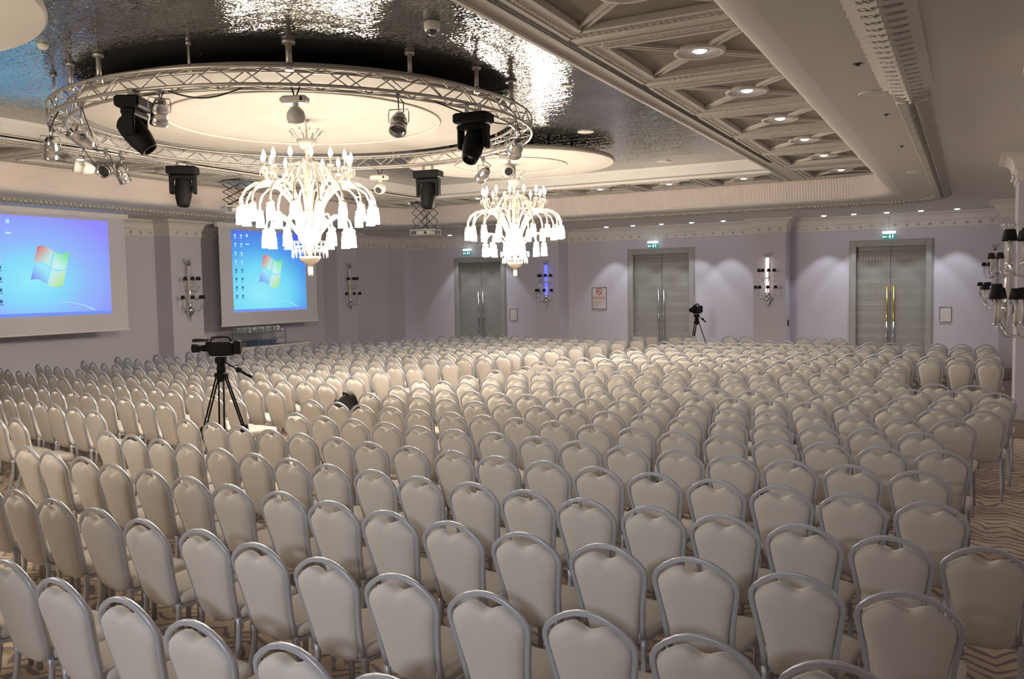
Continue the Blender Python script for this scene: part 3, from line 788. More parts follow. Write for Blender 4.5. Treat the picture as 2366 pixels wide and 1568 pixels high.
projection_screen(11.12, 2.88, 2.78, 2.04, 0, 'near projection screen showing a blue desktop, cut by the left edge', sm1)
projection_screen(17.47, 2.83, 2.76, 2.14, 0, 'far projection screen behind the near chandelier showing a blue desktop', sm2, border=(0.42, 0.46, 0.33, 0.05))

# ------------------------------------------------------------------ crystal display and long table under the far screen
t = empty('long_table', (-16.72, 17.1, 0), 0, 'long white table against the left wall under the far screen', 'table')
m = MB(); m.bbox(-.36, .36, -1.35, 1.35, .80, .86, .01); m.build('table_top', M['tabletop'], t)
m = MB(); m.box(-.33, .33, -1.3, 1.3, .66, .80); m.build('apron', M['wall'], t)
for sx in (-1, 1):
    for sy in (-1, 1): m = MB(); m.cyl((sx*.3, sy*1.25, 0), (sx*.3, sy*1.25, .66), .03, 10); m.build('leg', M['steel'], t)
t = empty('crystal_display_case', (-16.72, 16.85, .86), 0, 'glass and crystal display standing on the long white table', 'display case')
m = MB(); m.box(-.2, .2, -.75, .75, .17, .18); m.box(-.2, .2, -.75, .75, .34, .35); m.box(-.2, -.195, -.75, .75, .0, .50); m.build('glass_panel', M['glass'], t)
for sy in (-.75, -.25, .25, .75): m = MB(); m.box(-.2, -.185, sy-.008, sy+.008, 0, .5); m.box(.185, .2, sy-.008, sy+.008, 0, .5); m.build('post', M['steel'], t)
m = MB()
for k in range(34):
    yy = -.72+.0436*k; zz = .36; m.lathe([(.02, 0), (.004, .03), (.004, .07), (.02, .09), (.02, .13)], 6, Matrix.Translation((random.uniform(-.12, .12), yy, zz)))
for k in range(20): m.sphere((random.uniform(.1, .19), random.uniform(-.75, .75), .42+random.uniform(-.04, .08)), .03, 8, 5)
m.build('crystal_drops', M['crystal'], t)
m = MB(); m.bbox(-.15, .15, -.5, .55, .0, .035, .01); m.bbox(-.15, .15, -.5, .5, .10, .13, .01)
for k in range(12): m.cyl((.1, -.45+.08*k, .03), (.1, -.45+.08*k, .10), .022, 8)
m.build('blue_tray', M['bluegoods'], t)

# ------------------------------------------------------------------ chandeliers
def chandelier(x, y, label):
    t = empty('chandelier', (x, y, 2.49), 0, label, 'chandelier', 'lit crystal chandeliers under the white discs')
    Z = lambda z: z-2.49
    m = MB(); m.lathe([(.05, Z(4.6)), (.05, Z(4.57)), (.012, Z(4.55)), (.012, Z(4.36)), (.02, Z(4.34)), (.035, Z(4.30)), (.035, Z(4.2)), (.02, Z(4.15)), (.03, Z(4.0)), (.045, Z(3.95)), (.05, Z(3.8)), (.04, Z(3.72)), (.03, Z(3.6)), (.045, Z(3.45)), (.03, Z(3.4)), (.03, Z(2.75))], 14)
    m.build('stem', M['glassarm'], t)
    m = MB()
    for k in range(10):
        a = 2*PI*k/10; pts = [(math.cos(a)*r, math.sin(a)*r, Z(z)) for (r, z) in ((.03, 4.30), (.10, 4.33), (.18, 4.40), (.225, 4.47), (.245, 4.44))]
        m.tube(pts, .011, 5, radii=[1, 1.4, 1.6, 1.2, .6])
        m.lathe([(.001, 0), (.010, -.02), (.001, -.06)], 5, Matrix.Translation((math.cos(a)*.2, math.sin(a)*.2, Z(4.40))))
    m.build('leaf_crown', M['crystal'], t)
    m = MB(); m.lathe([(.035, Z(4.20)), (.07, Z(4.22)), (.11, Z(4.28)), (.14, Z(4.34)), (.13, Z(4.345))], 18); m.build('upper_bowl', M['crystal'], t)
    # candle tier
    NC = 14
    for k in range(NC):
        a = 2*PI*(k+.3)/NC; ca, sa = math.cos(a), math.sin(a)
        am = MB(); prof = [(.05, 3.98), (.14, 4.04), (.23, 4.0), (.30, 3.87), (.38, 3.76), (.47, 3.74), (.55, 3.80), (.59, 3.92)]
        am.tube([(ca*r, sa*r, Z(z)) for (r, z) in prof], .013, 6)
        arm = am.build('candle_arm', M['glassarm'], t)
        c = MB(); c.lathe([(.012, -.03), (.05, 0.0), (.055, .01), (.02, .012), (.016, .03), (.016, .10)], 10, Matrix.Translation((ca*.59, sa*.59, Z(3.94))))
        for j in range(7):
            b_ = 2*PI*j/7; c.lathe([(.001, 0), (.008, -.02), (.006, -.06), (.001, -.09)], 4, Matrix.Translation((ca*.59+math.cos(b_)*.05, sa*.59+math.sin(b_)*.05, Z(3.94))), smooth=False)
        c.build('candle_cup', M['crystal'], arm)
        c = MB(); c.lathe([(.013, 0), (.028, .025), (.031, .055), (.016, .105), (.001, .135)], 8, Matrix.Translation((ca*.59, sa*.59, Z(4.045)))); c.build('bulb', M['bulb'], arm)
    # outer tier of arching arms with hanging tulip shades
    def hang(n, prof, r, ztop, ph, rad):
        for k in range(n):
            a = 2*PI*(k+ph)/n; ca, sa = math.cos(a), math.sin(a)
            am = MB(); am.tube([(ca*q, sa*q, Z(z)) for (q, z) in prof], rad, 6)
            am.lathe([(.006, .012), (.03, .0), (.046, -.014), (.052, -.04), (.048, -.04), (.04, -.02)], 10, Matrix.Translation((ca*r, sa*r, Z(ztop)+.03)))
            arm = am.build('arching_arm', M['glassarm'], t)
            c = MB(); c.lathe([(.026, 0), (.042, -.025), (.053, -.07), (.057, -.12), (.056, -.17), (.062, -.215), (.052, -.212), (.001, -.20)], 10, Matrix.Translation((ca*r, sa*r, Z(ztop))))
            c.build('lamp_shade', M['bulbshade'], arm)
    hang(18, [(.08, 3.08), (.14, 3.30), (.24, 3.52), (.38, 3.68), (.55, 3.745), (.72, 3.73), (.84, 3.65), (.895, 3.54), (.90, 3.45)], .90, 3.42, .0, .0165)
    hang(12, [(.08, 2.95), (.16, 3.08), (.27, 3.22), (.38, 3.31), (.48, 3.31), (.55, 3.24), (.575, 3.14)], .575, 3.10, .4, .014)
    # tall curved rods rising from the hub to the candle tier
    m = MB()
    for k in range(8):
        a = 2*PI*k/8; pts = [(math.cos(a)*r, math.sin(a)*r, Z(z)) for (r, z) in ((.09, 3.1), (.13, 3.3), (.20, 3.5), (.27, 3.66), (.32, 3.76), (.31, 3.82), (.27, 3.80))]
        m.tube(pts, .010, 5)
    m.build('scroll_rods', M['glassarm'], t)
    m = MB(); m.lathe([(.03, Z(3.40)), (.12, Z(3.37)), (.16, Z(3.30)), (.10, Z(3.26)), (.05, Z(3.24))], 20); m.build('upper_dish', M['crystal'], t)
    m = MB(); m.lathe([(.05, Z(3.20)), (.12, Z(3.17)), (.155, Z(3.08)), (.15, Z(3.0)), (.10, Z(2.93)), (.05, Z(2.90))], 20); m.build('hub_urn', M['glassarm'], t)
    m = MB()
    for (rr, zt, nn) in ((.27, 2.96, 26), (.20, 2.90, 20), (.24, 2.84, 22)):
        m.tube([(math.cos(2*PI*i/24)*rr, math.sin(2*PI*i/24)*rr, Z(zt)) for i in range(24)], .006, 5, closed=True)
        for j in range(nn):
            b_ = 2*PI*j/nn; m.lathe([(.001, 0), (.010, -.03), (.008, -.07), (.001, -.10)], 4, Matrix.Translation((math.cos(b_)*rr, math.sin(b_)*rr, Z(zt))), smooth=False)
    m.build('prism_skirt', M['crystal'], t)
    m = MB(); m.lathe([(.115, Z(2.765)), (.15, Z(2.76)), (.135, Z(2.72)), (.10, Z(2.68)), (.05, Z(2.655)), (.03, Z(2.635))], 24); m.build('bottom_bowl', M['silverbowl'], t)
    m = MB()
    for j in range(6):
        b_ = 2*PI*j/6; m.lathe([(.001, 0), (.012, -.03), (.012, -.10), (.001, -.14)], 4, Matrix.Translation((math.cos(b_)*.028, math.sin(b_)*.028, Z(2.635))), smooth=False)
    m.build('crystal_tassel', M['crystal'], t)
    return t
ch1 = chandelier(-8.0, 9.05, 'large lit crystal chandelier hanging inside the round truss')
ch2 = copy_tree(ch1); ch2.location = (-7.66, 14.4, 2.49); ch2['label'] = 'lit crystal chandelier farther back, outside the round truss'
ch3 = copy_tree(ch1); ch3.location = (-8.05, 2.86, 2.49); ch3['label'] = 'x'
DIMM = {}
for k_ in ('bulbshade', 'bulb'):
    DIMM[M[k_].name] = M[k_].copy(); DIMM[M[k_].name].node_tree.nodes['Principled BSDF'].inputs['Emission Strength'].default_value *= 0.42
def dim_all(o):
    if o.type == 'MESH' and o.data.materials and o.data.materials[0].name in DIMM:
        mt_ = DIMM[o.data.materials[0].name]; o.material_slots[0].link = 'OBJECT'; o.material_slots[0].material = mt_
    for c_ in o.children: dim_all(c_)
dim_all(ch3)
ch3['label'] = 'lit crystal chandelier beyond the left edge of the picture'

# ------------------------------------------------------------------ round truss
TX, TY, TR = -8.05, 9.08, 3.1
ZT0, ZT1 = 4.38, 4.56
truss = empty('lighting_truss', (TX, TY, ZT0), 0, 'round aluminium lighting truss hanging around the near chandelier', 'lighting truss')
def circ(r, z, n=96): return [(math.cos(2*PI*i/n)*r, math.sin(2*PI*i/n)*r, z) for i in range(n)]
for (r, z) in ((TR, 0), (TR, ZT1-ZT0), (TR-.2, 0), (TR-.2, ZT1-ZT0)):
    m = MB(); m.tube(circ(r, z), .019, 8, closed=True); m.build('chord', M['truss'], truss)
m = MB(); NB = 72
for k in range(NB):
    a0, a1 = 2*PI*k/NB, 2*PI*(k+1)/NB; zt = ZT1-ZT0
    P = lambda r, a, z: (math.cos(a)*r, math.sin(a)*r, z)
    if k % 2: a0, a1 = a1, a0
    m.cyl(P(TR, a0, 0), P(TR, a1, zt), .008, 6); m.cyl(P(TR-.2, a1, 0), P(TR-.2, a0, zt), .008, 6)
    m.cyl(P(TR, a0, 0), P(TR-.2, a1, 0), .008, 6); m.cyl(P(TR, a0, zt), P(TR-.2, a1, zt), .008, 6)
m.build('lattice_bracing', M['truss'], truss)
for k, (ang, rr) in enumerate(((309, .032), (290, .012), (333, .024), (351, .024), (6, .032), (268, .026), (257, .022), (245, .016), (103, .016), (130, .016), (185, .016), (60, .016))):
    a = R(ang); m = MB(); p = (math.cos(a)*(TR-.05), math.sin(a)*(TR-.05))
    m.cyl((p[0], p[1], ZT1-ZT0), (p[0], p[1], ZR-ZT0), rr, 10); m.cyl((p[0], p[1], ZR-ZT0-.03), (p[0], p[1], ZR-ZT0), rr*2.2, 12); m.cyl((p[0], p[1], ZT1-ZT0-.03), (p[0], p[1], ZT1-ZT0+.04), rr*1.5, 10)
    m.build('hanging_pole', M['truss'], truss)
m = MB()
for (a0, a1, dr) in ((285, 300, .0), (226, 250, .05), (340, 12, -.05), (35, 60, 0)):
    pts = []; aa = a1 if a1 > a0 else a1+360
    for k in range(15):
        a = R(a0+(aa-a0)*k/14); s_ = math.sin(PI*k/14); pts.append((math.cos(a)*(TR-.08+dr), math.sin(a)*(TR-.08+dr), -.02-.09*s_))
    m.tube(pts, .009, 6)
m.build('cable_loops', M['cable'], truss)

# fixtures
def ring_pt(ang, r=TR-.02): return (TX+math.cos(R(ang))*r, TY+math.sin(R(ang))*r)
def clamp(m, z): m.bbox(-.02, .02, -.03, .03, z-.03, z+.05, .006); m.cyl((0, 0, -.06), (0, 0, z), .010, 8)
def par_can(ang, drop, yaw, tilt, label, face=True, s=1.0, mt='chrome'):
    x, y = ring_pt(ang); t = empty('par_can', (x, y, ZT0-.02), R(yaw), label, 'stage light', 'chrome par cans on the round truss')
    m = MB(); m.bbox(-.02, .02, -.03, .03, -.05, .03, .006); m.cyl((0, 0, -drop+.13), (0, 0, -.04), .009, 8)
    m.tube([(-.105, 0, -drop), (-.11, 0, -drop+.09), (-.10, 0, -drop+.14), (.10, 0, -drop+.14), (.11, 0, -drop+.09), (.105, 0, -drop)], .006, 6)
    m.build('yoke', M['steel'], t)
    Mx = Matrix.Translation((0, 0, -drop)) @ Matrix.Rotation(R(tilt), 4, 'X')
    m = MB(); m.lathe([(.03, .14*s), (.05, .13*s), (.07, .09*s), (.085, .05*s), (.088, .02*s), (.092, .015*s), (.092, -.01*s), (.088, -.015*s), (.088, -.10*s), (.094, -.105*s), (.094, -.13*s), (.086, -.13*s), (.080, -.05*s)], 20, Mx)
    bd = m.build('can', M[mt], t)
    m = MB(); m.lathe([(.001, -.06*s), (.079, -.075*s), (.081, -.06*s)], 20, Mx); m.build('lens', M['lens'], bd)
    m = MB(); m.tube([Mx @ Vector((0, 0, .14*s)), Mx @ Vector((.03, .02, .2*s)), Vector((.05, .02, -drop+.22)), Vector((.02, 0, -.05))], .006, 6); m.build('cord', M['cable'], t)
    return t
def moving_head(ang, yaw, tilt, label, mt='black', s=1.0, drop=.1):
    x, y = ring_pt(ang); t = empty('moving_head_light', (x, y, ZT0-.02), R(yaw), label, 'stage light', 'moving head lights on the round truss')
    m = MB()
    for sx in (-.08, .08): m.bbox(sx-.015, sx+.015, -.03, .03, -drop*.9, .03, .005)
    m.build('clamp', M['steel'], t)
    m = MB(); m.bbox(-.20*s, .20*s, -.12*s, .12*s, -drop-.11*s, -drop, .018); m.box(-.12*s, .12*s, -.125*s, -.118*s, -drop-.08*s, -drop-.03*s); m.build('base', M[mt], t)
    zb = -drop-.11*s
    m = MB()
    for sx in (-1, 1):
        m.bbox(min(sx*.13, sx*.175)*s, max(sx*.13, sx*.175)*s, -.06*s, .06*s, zb-.27*s, zb-.03*s, .014)
    m.bbox(-.175*s, .175*s, -.07*s, .07*s, zb-.07*s, zb-.01, .014); m.build('yoke', M[mt], t)
    Mx = Matrix.Translation((0, 0, zb-.22*s)) @ Matrix.Rotation(R(tilt), 4, 'X') @ Matrix.Diagonal((.92, 1.0, 1.22, 1))
    m = MB(); m.lathe([(.07*s, .15*s), (.11*s, .12*s), (.125*s, .04*s), (.12*s, -.06*s), (.095*s, -.15*s), (.085*s, -.18*s), (.07*s, -.18*s), (.065*s, -.15*s)], 16, Mx); hd = m.build('head', M[mt], t)
    m = MB(); m.lathe([(.001, -.15*s), (.066*s, -.155*s), (.068*s, -.14*s)], 16, Mx); m.build('lens', M['lens'], hd)
    return t
moving_head(278, -61, 38, 'large black moving head light at the left of the truss near side', s=1.05, drop=.06)
moving_head(349, 5, -32, 'large black moving head light at the right of the truss near side', s=1.05, drop=.08)
moving_head(91, 10, -12, 'black moving head light on the far side right of the near chandelier', s=1.15, drop=.08)
moving_head(170, 35, -10, 'black moving head light on the far side left of the near chandelier', s=1.15, drop=.06)
def ball_light(ang, yaw, label, s=1.0, drop=.12, tilt=-20):
    x, y = ring_pt(ang); t = empty('white_scanner_light', (x, y, ZT0-.02), R(yaw), label, 'stage light', 'white ball-headed lights on the round truss')
    m = MB()
    for sx in (-.025, .03): m.cyl((sx*1.6, 0, 0), (sx*.4, 0, -drop), .009, 8)
    m.build('hanger', M['darkmetal'], t)
    m = MB(); m.bbox(-.15*s, .13*s, -.07*s, .07*s, -drop-.075*s, -drop, .02); m.build('base', M['whiteplastic'], t)
    m = MB(); m.bbox(.07*s, .10*s, -.073*s, -.068*s, -drop-.06*s, -drop-.02*s, .001); m.build('dark_panel', M['darkmetal'], t)
    m = MB(); m.cyl((0, 0, -drop-.075*s), (0, 0, -drop-.11*s), .03*s, 12)
    Mx = Matrix.Translation((0, 0, -drop-.2*s)) @ Matrix.Rotation(R(tilt), 4, 'X')
    m.lathe([(.001, .10*s), (.045*s, .09*s), (.085*s, .04*s), (.095*s, -.01*s), (.085*s, -.06*s), (.055*s, -.09*s), (.052*s, -.08*s)], 18, Mx); hd = m.build('head', M['whiteplastic'], t)
    m = MB(); m.lathe([(.001, -.075*s), (.053*s, -.082*s)], 16, Mx); m.build('lens', M['lens'], hd)
    return t
ball_light(310, 20, 'white light with grey ball head at the near middle of the truss', 1.0, .09, 10)
ball_light(108, 15, 'white ball-headed light on the far side of the truss', 1.1, .10, -60)
ball_light(54, 30, 'white ball-headed light above the far chandelier', 1.15, .05, -70)
par_can(283.8, .22, 60, 28, 'chrome par can beside the large left moving head')
par_can(330, .30, 25, -38, 'dark-lensed par can at the near right of the truss')
par_can(7, .34, 40, 62, 'chrome par can at the right end of the truss', mt='chrome')
par_can(68, .26, 70, 55, 'chrome par can just left of the far chandelier top')
par_can(262, .38, -10, -125, 'open-faced par can at the left end of the truss, uppermost')
par_can(236, .30, 60, 40, 'chrome par can at the left end tip of the truss')
par_can(207, .32, -30, -100, 'pale round-backed par can under the left end of the truss', mt='whiteplastic')
par_can(197, .28, 30, -70, 'chrome par can, middle one of the three under the left end')
par_can(191, .30, 10, 30, 'chrome par can, rightmost of the three under the left end')

# ------------------------------------------------------------------ projector lifts
def lift(x, y, zt, zb, wx, wy, rz, label):
    t = empty('projector_lift', (x, y, zb), rz, label, 'projector lift', 'scissor projector lifts')
    H = zt-zb
    m = MB(); n = 3
    for sy in (-wy/2, wy/2):
        for k in range(n):
            z0 = .12+(H-.16)*k/n; z1 = .12+(H-.16)*(k+1)/n
            for (xa, xb) in ((-wx/2, 0), (0, wx/2)):
                m.cyl((xa, sy, z0), (xb, sy, z1), .008, 6); m.cyl((xb, sy, z0), (xa, sy, z1), .008, 6)
    m.build('scissor_arms', M['darkmetal'], t)
    m = MB(); m.bbox(-wx/2-.05, wx/2+.05, -wy/2-.03, wy/2+.03, H-.04, H, .008); m.build('top_plate', M['steel'], t)
    m = MB(); m.bbox(-wx/2-.06, wx/2+.06, -wy/2-.04, wy/2+.04, .10, .125, .006); m.bbox(-wx/2-.06, wx/2+.06, -wy/2-.04, wy/2+.04, -.02, -.008, .004)
    for sx in (-1, 1):
        for sy in (-1, 1): m.cyl((sx*(wx/2+.05), sy*(wy/2+.03), -.015), (sx*(wx/2+.05), sy*(wy/2+.03), .11), .006, 6)
    m.build('platform', M['whiteplastic'], t)
    m = MB(); m.tube([(0.02, 0, H-.03), (-.06, .02, H*.8), (.05, .02, H*.6), (.03, 0, H*.4), (.08, 0, .12)], .009, 6); m.build('cable', M['cable'], t)
    pr = empty('projector', (x, y, zb-.006), rz, 'projector inside the '+label, 'projector')
    m = MB(); m.bbox(-wx/2*.7, wx/2*.7, -wy/2*.8, wy/2*.8, 0, .10, .015); m.build('casing', M['whiteplastic'], pr)
    m = MB(); m.cyl((wx/2*.4, -wy/2*.8-.03, .05), (wx/2*.4, -wy/2*.8, .05), .035, 14); m.build('lens', M['lens'], pr)
lift(-12.72, 18.9, ZC, 3.72, .56, .40, 0, 'scissor lift hanging right of the near chandelier')
lift(-13.3, 12.95, ZC, 3.92, .56, .40, R(60), 'scissor lift hanging left of the near chandelier')

# ------------------------------------------------------------------ wall sconces
def sconce(loc, rz, label, colm):
    t = empty('wall_sconce', loc, rz, label, 'wall sconce', 'crystal wall sconces with black shades')
    # local: wall plane y=0, room towards -y, z=0 at the tip
    cy = -.10
    T = lambda x=0, y=cy, z=0: Matrix.Translation((x, y, z))
    m = MB(); m.lathe([(.001, 0), (.012, .05), (.016, .10), (.045, .15), (.085, .21), (.10, .28), (.085, .33), (.05, .35), (.055, .38), (.03, .42), (.055, .45)], 18, T()); m.build('bowl', M['chrome'], t)
    m = MB(); m.lathe([(.055, .45), (.048, .47), (.048, 1.36), (.06, 1.38)], 14, T()); m.build('crystal_column', M[colm], t)
    m = MB()
    for k in range(9):
        a = 2*PI*k/9; m.tube([(math.cos(a)*r, cy+math.sin(a)*r*.8, z) for (r, z) in ((.02, 1.38), (.05, 1.44), (.10, 1.50), (.13, 1.53+.02*(k % 2)))], .014, 5, radii=[1, 1.3, 1.1, .3])
    m.build('leaf_crown', M['chrome'], t)
    m = MB(); m.lathe([(.05, .82), (.07, .84), (.05, .86)], 14, T()); m.box(-.03, .03, -.05, 0, .3, 1.3); m.build('wall_plate', M['chrome'], t)
    for (n, rad, z0, zs, ph) in ((4, .31, .30, .56, 0), (4, .23, .78, 1.02, .5)):
        for k in range(n):
            a = R(-168+156*(k+.15+ph*.4)/(n-.35+ph*.1)); ca, sa = math.cos(a), math.sin(a)
            am = MB(); am.tube([(ca*r, cy+sa*r, z) for (r, z) in ((.05, z0), (rad*.4, z0-.05), (rad*.8, z0-.03), (rad, z0+.06))], .009, 6)
            am.lathe([(.01, -.01), (.03, 0), (.012, .012)], 10, T(ca*rad, cy+sa*rad, z0+.06)); arm = am.build('arm', M['chrome'], t)
            c = MB(); c.cyl((ca*rad, cy+sa*rad, z0+.07), (ca*rad, cy+sa*rad, zs+.02), .013, 8); c.build('candle_tube', M['crystal'], arm)
            c = MB(); c.lathe([(.055, 0), (.038, .085), (.034, .085), (.051, 0)], 14, T(ca*rad, cy+sa*rad, zs)); c.build('lamp_shade', M['shade'], arm)
    return t
sconce((-4.97, YPF, 1.58), 0, 'lit white sconce on the pilaster right of the middle door', 'litcolumn')
sconce((-11.78, YPF, 1.58), 0, 'blue lit sconce on the pilaster beside the far chandelier', 'bluecolumn')
sconce((XPL, 14.9, 1.58), R(90), 'unlit sconce on the pilaster between the two screens', 'crystal')
sconce((XPL, 21.14, 1.58), R(90), 'unlit sconce on the pilaster right of the far screen', 'crystal')
sconce((XPR, 14.7, 1.58), R(-90), 'sconce on the right pier, larger of the two seen whole', 'crystal')
sconce((XPR, 22.8, 1.58), R(-90), 'small sconce on the farthest right pier', 'crystal')
sconce((XPR, 7.85, 1.58), R(-90), 'nearest sconce cut by the right edge of the picture', 'crystal')

# ------------------------------------------------------------------ tripods with video cameras
def tripod_camera(x, y, rz, label1, label2, h=1.16, legrot=0, cs=1.0):
    t = empty('tripod', (x, y, 0), rz, label1, 'tripod')
    for k in range(3):
        a = R(120*k+15+legrot); ca, sa = math.cos(a), math.sin(a); n = Vector((-sa, ca, 0))*.028
        hp = Vector((ca*.05, sa*.05, h-.02)); kn = Vector((ca*.27, sa*.27, h*.46)); ft = Vector((ca*.50, sa*.50, 0.01))
        m = MB(); m.cyl(hp+n, kn+n, .011, 8); m.cyl(hp-n, kn-n, .011, 8); m.cyl(kn+n*.7, ft, .010, 8); m.cyl(kn-n*.7, ft, .010, 8)
        lg = m.build('leg', M['black'], t)
        m = MB(); Mx = Matrix.Translation(kn) @ Matrix.Rotation(a, 4, 'Z'); m.bbox(-.03, .03, -.05, .05, -.05, .05, .01, Mx); m.build('leg_clamp', M['black'], lg)
        m = MB(); m.sphere(ft+Vector((0, 0, .01)), .02, 8, 6); m.build('foot', M['black'], lg)
    m = MB(); m.lathe([(.03, h-.10), (.05, h-.07), (.085, h-.03), (.085, h), (.05, h+.02)], 16); m.build('crown', M['black'], t)
    m = MB(); m.lathe([(.05, h+.02), (.055, h+.06), (.045, h+.12), (.06, h+.15)], 16); m.bbox(-.06, .06, -.045, .045, h+.12, h+.20, .01); m.cyl((0, -.07, h+.16), (0, .07, h+.16), .045, 14); m.build('fluid_head', M['black'], t)
    m = MB(); m.cyl((.04, -.03, h+.15), (.38, -.10, h-.03), .009, 8); m.cyl((.27, -.08, h+.03), (.40, -.105, h-.04), .018, 10); m.bbox(.21, .27, -.11, -.05, h+.02, h+.08, .01); m.build('pan_handle', M['black'], t)
    zc = h+.22
    c = empty('video_camera', (x, y, zc), rz, label2, 'video camera'); c.scale = (cs, cs, cs)
    m = MB(); m.bbox(-.16, .20, -.07, .07, .0, .20, .02); m.bbox(.20, .30, -.065, .065, .02, .22, .018); m.bbox(-.20, -.10, -.055, .055, .05, .21, .018); m.build('body', M['black'], c)
    m = MB(); m.tube([(-.14, 0, .20), (-.12, 0, .26), (.02, 0, .27), (.13, 0, .265), (.16, 0, .20)], .015, 8); m.build('carry_handle', M['black'], c)
    Mx = Matrix.Translation((-.20, 0, .11)) @ Matrix.Rotation(R(-90), 4, 'Y')
    m = MB(); m.lathe([(.05, 0), (.05, .05), (.045, .06), (.045, .09), (.058, .10), (.065, .20), (.06, .20), (.05, .15)], 20, Mx); ln = m.build('lens_barrel', M['black'], c)
    m = MB(); m.lathe([(.001, .155), (.052, .15)], 16, Mx); m.build('lens_glass', M['lens'], ln)
    m = MB(); m.cyl((-.16, -.06, .235), (-.36, -.06, .225), .026, 12); m.sphere((-.36, -.06, .225), .026, 10, 6); m.cyl((-.16, -.06, .235), (-.06, -.03, .23), .009, 8); m.build('microphone', M['blackfab'], c)
    m = MB(); m.bbox(-.06, .06, .07, .13, .14, .20, .012); m.cyl((0.06, .10, .17), (.14, .10, .17), .03, 12); m.build('viewfinder', M['black'], c)
    m = MB(); m.bbox(-.08, .12, -.05, .05, -.02, .0, .004); m.build('base_plate', M['steel'], c)
    m = MB(); m.tube([(.28, 0, .03), (.34, -.02, -.06), (.30, -.03, -.14), (.1, -.02, -.16)], .006, 6); m.build('cable', M['cable'], c)
tripod_camera(-8.0, 7.4, YAW, 'black tripod standing in the aisle in front of the far screen', 'large black video camera on the aisle tripod', h=1.31, legrot=150, cs=.84)
tripod_camera(-6.83, 23.75, YAW+R(55), 'black tripod beside the middle door', 'black video camera on the tripod beside the middle door', h=1.24, legrot=40)

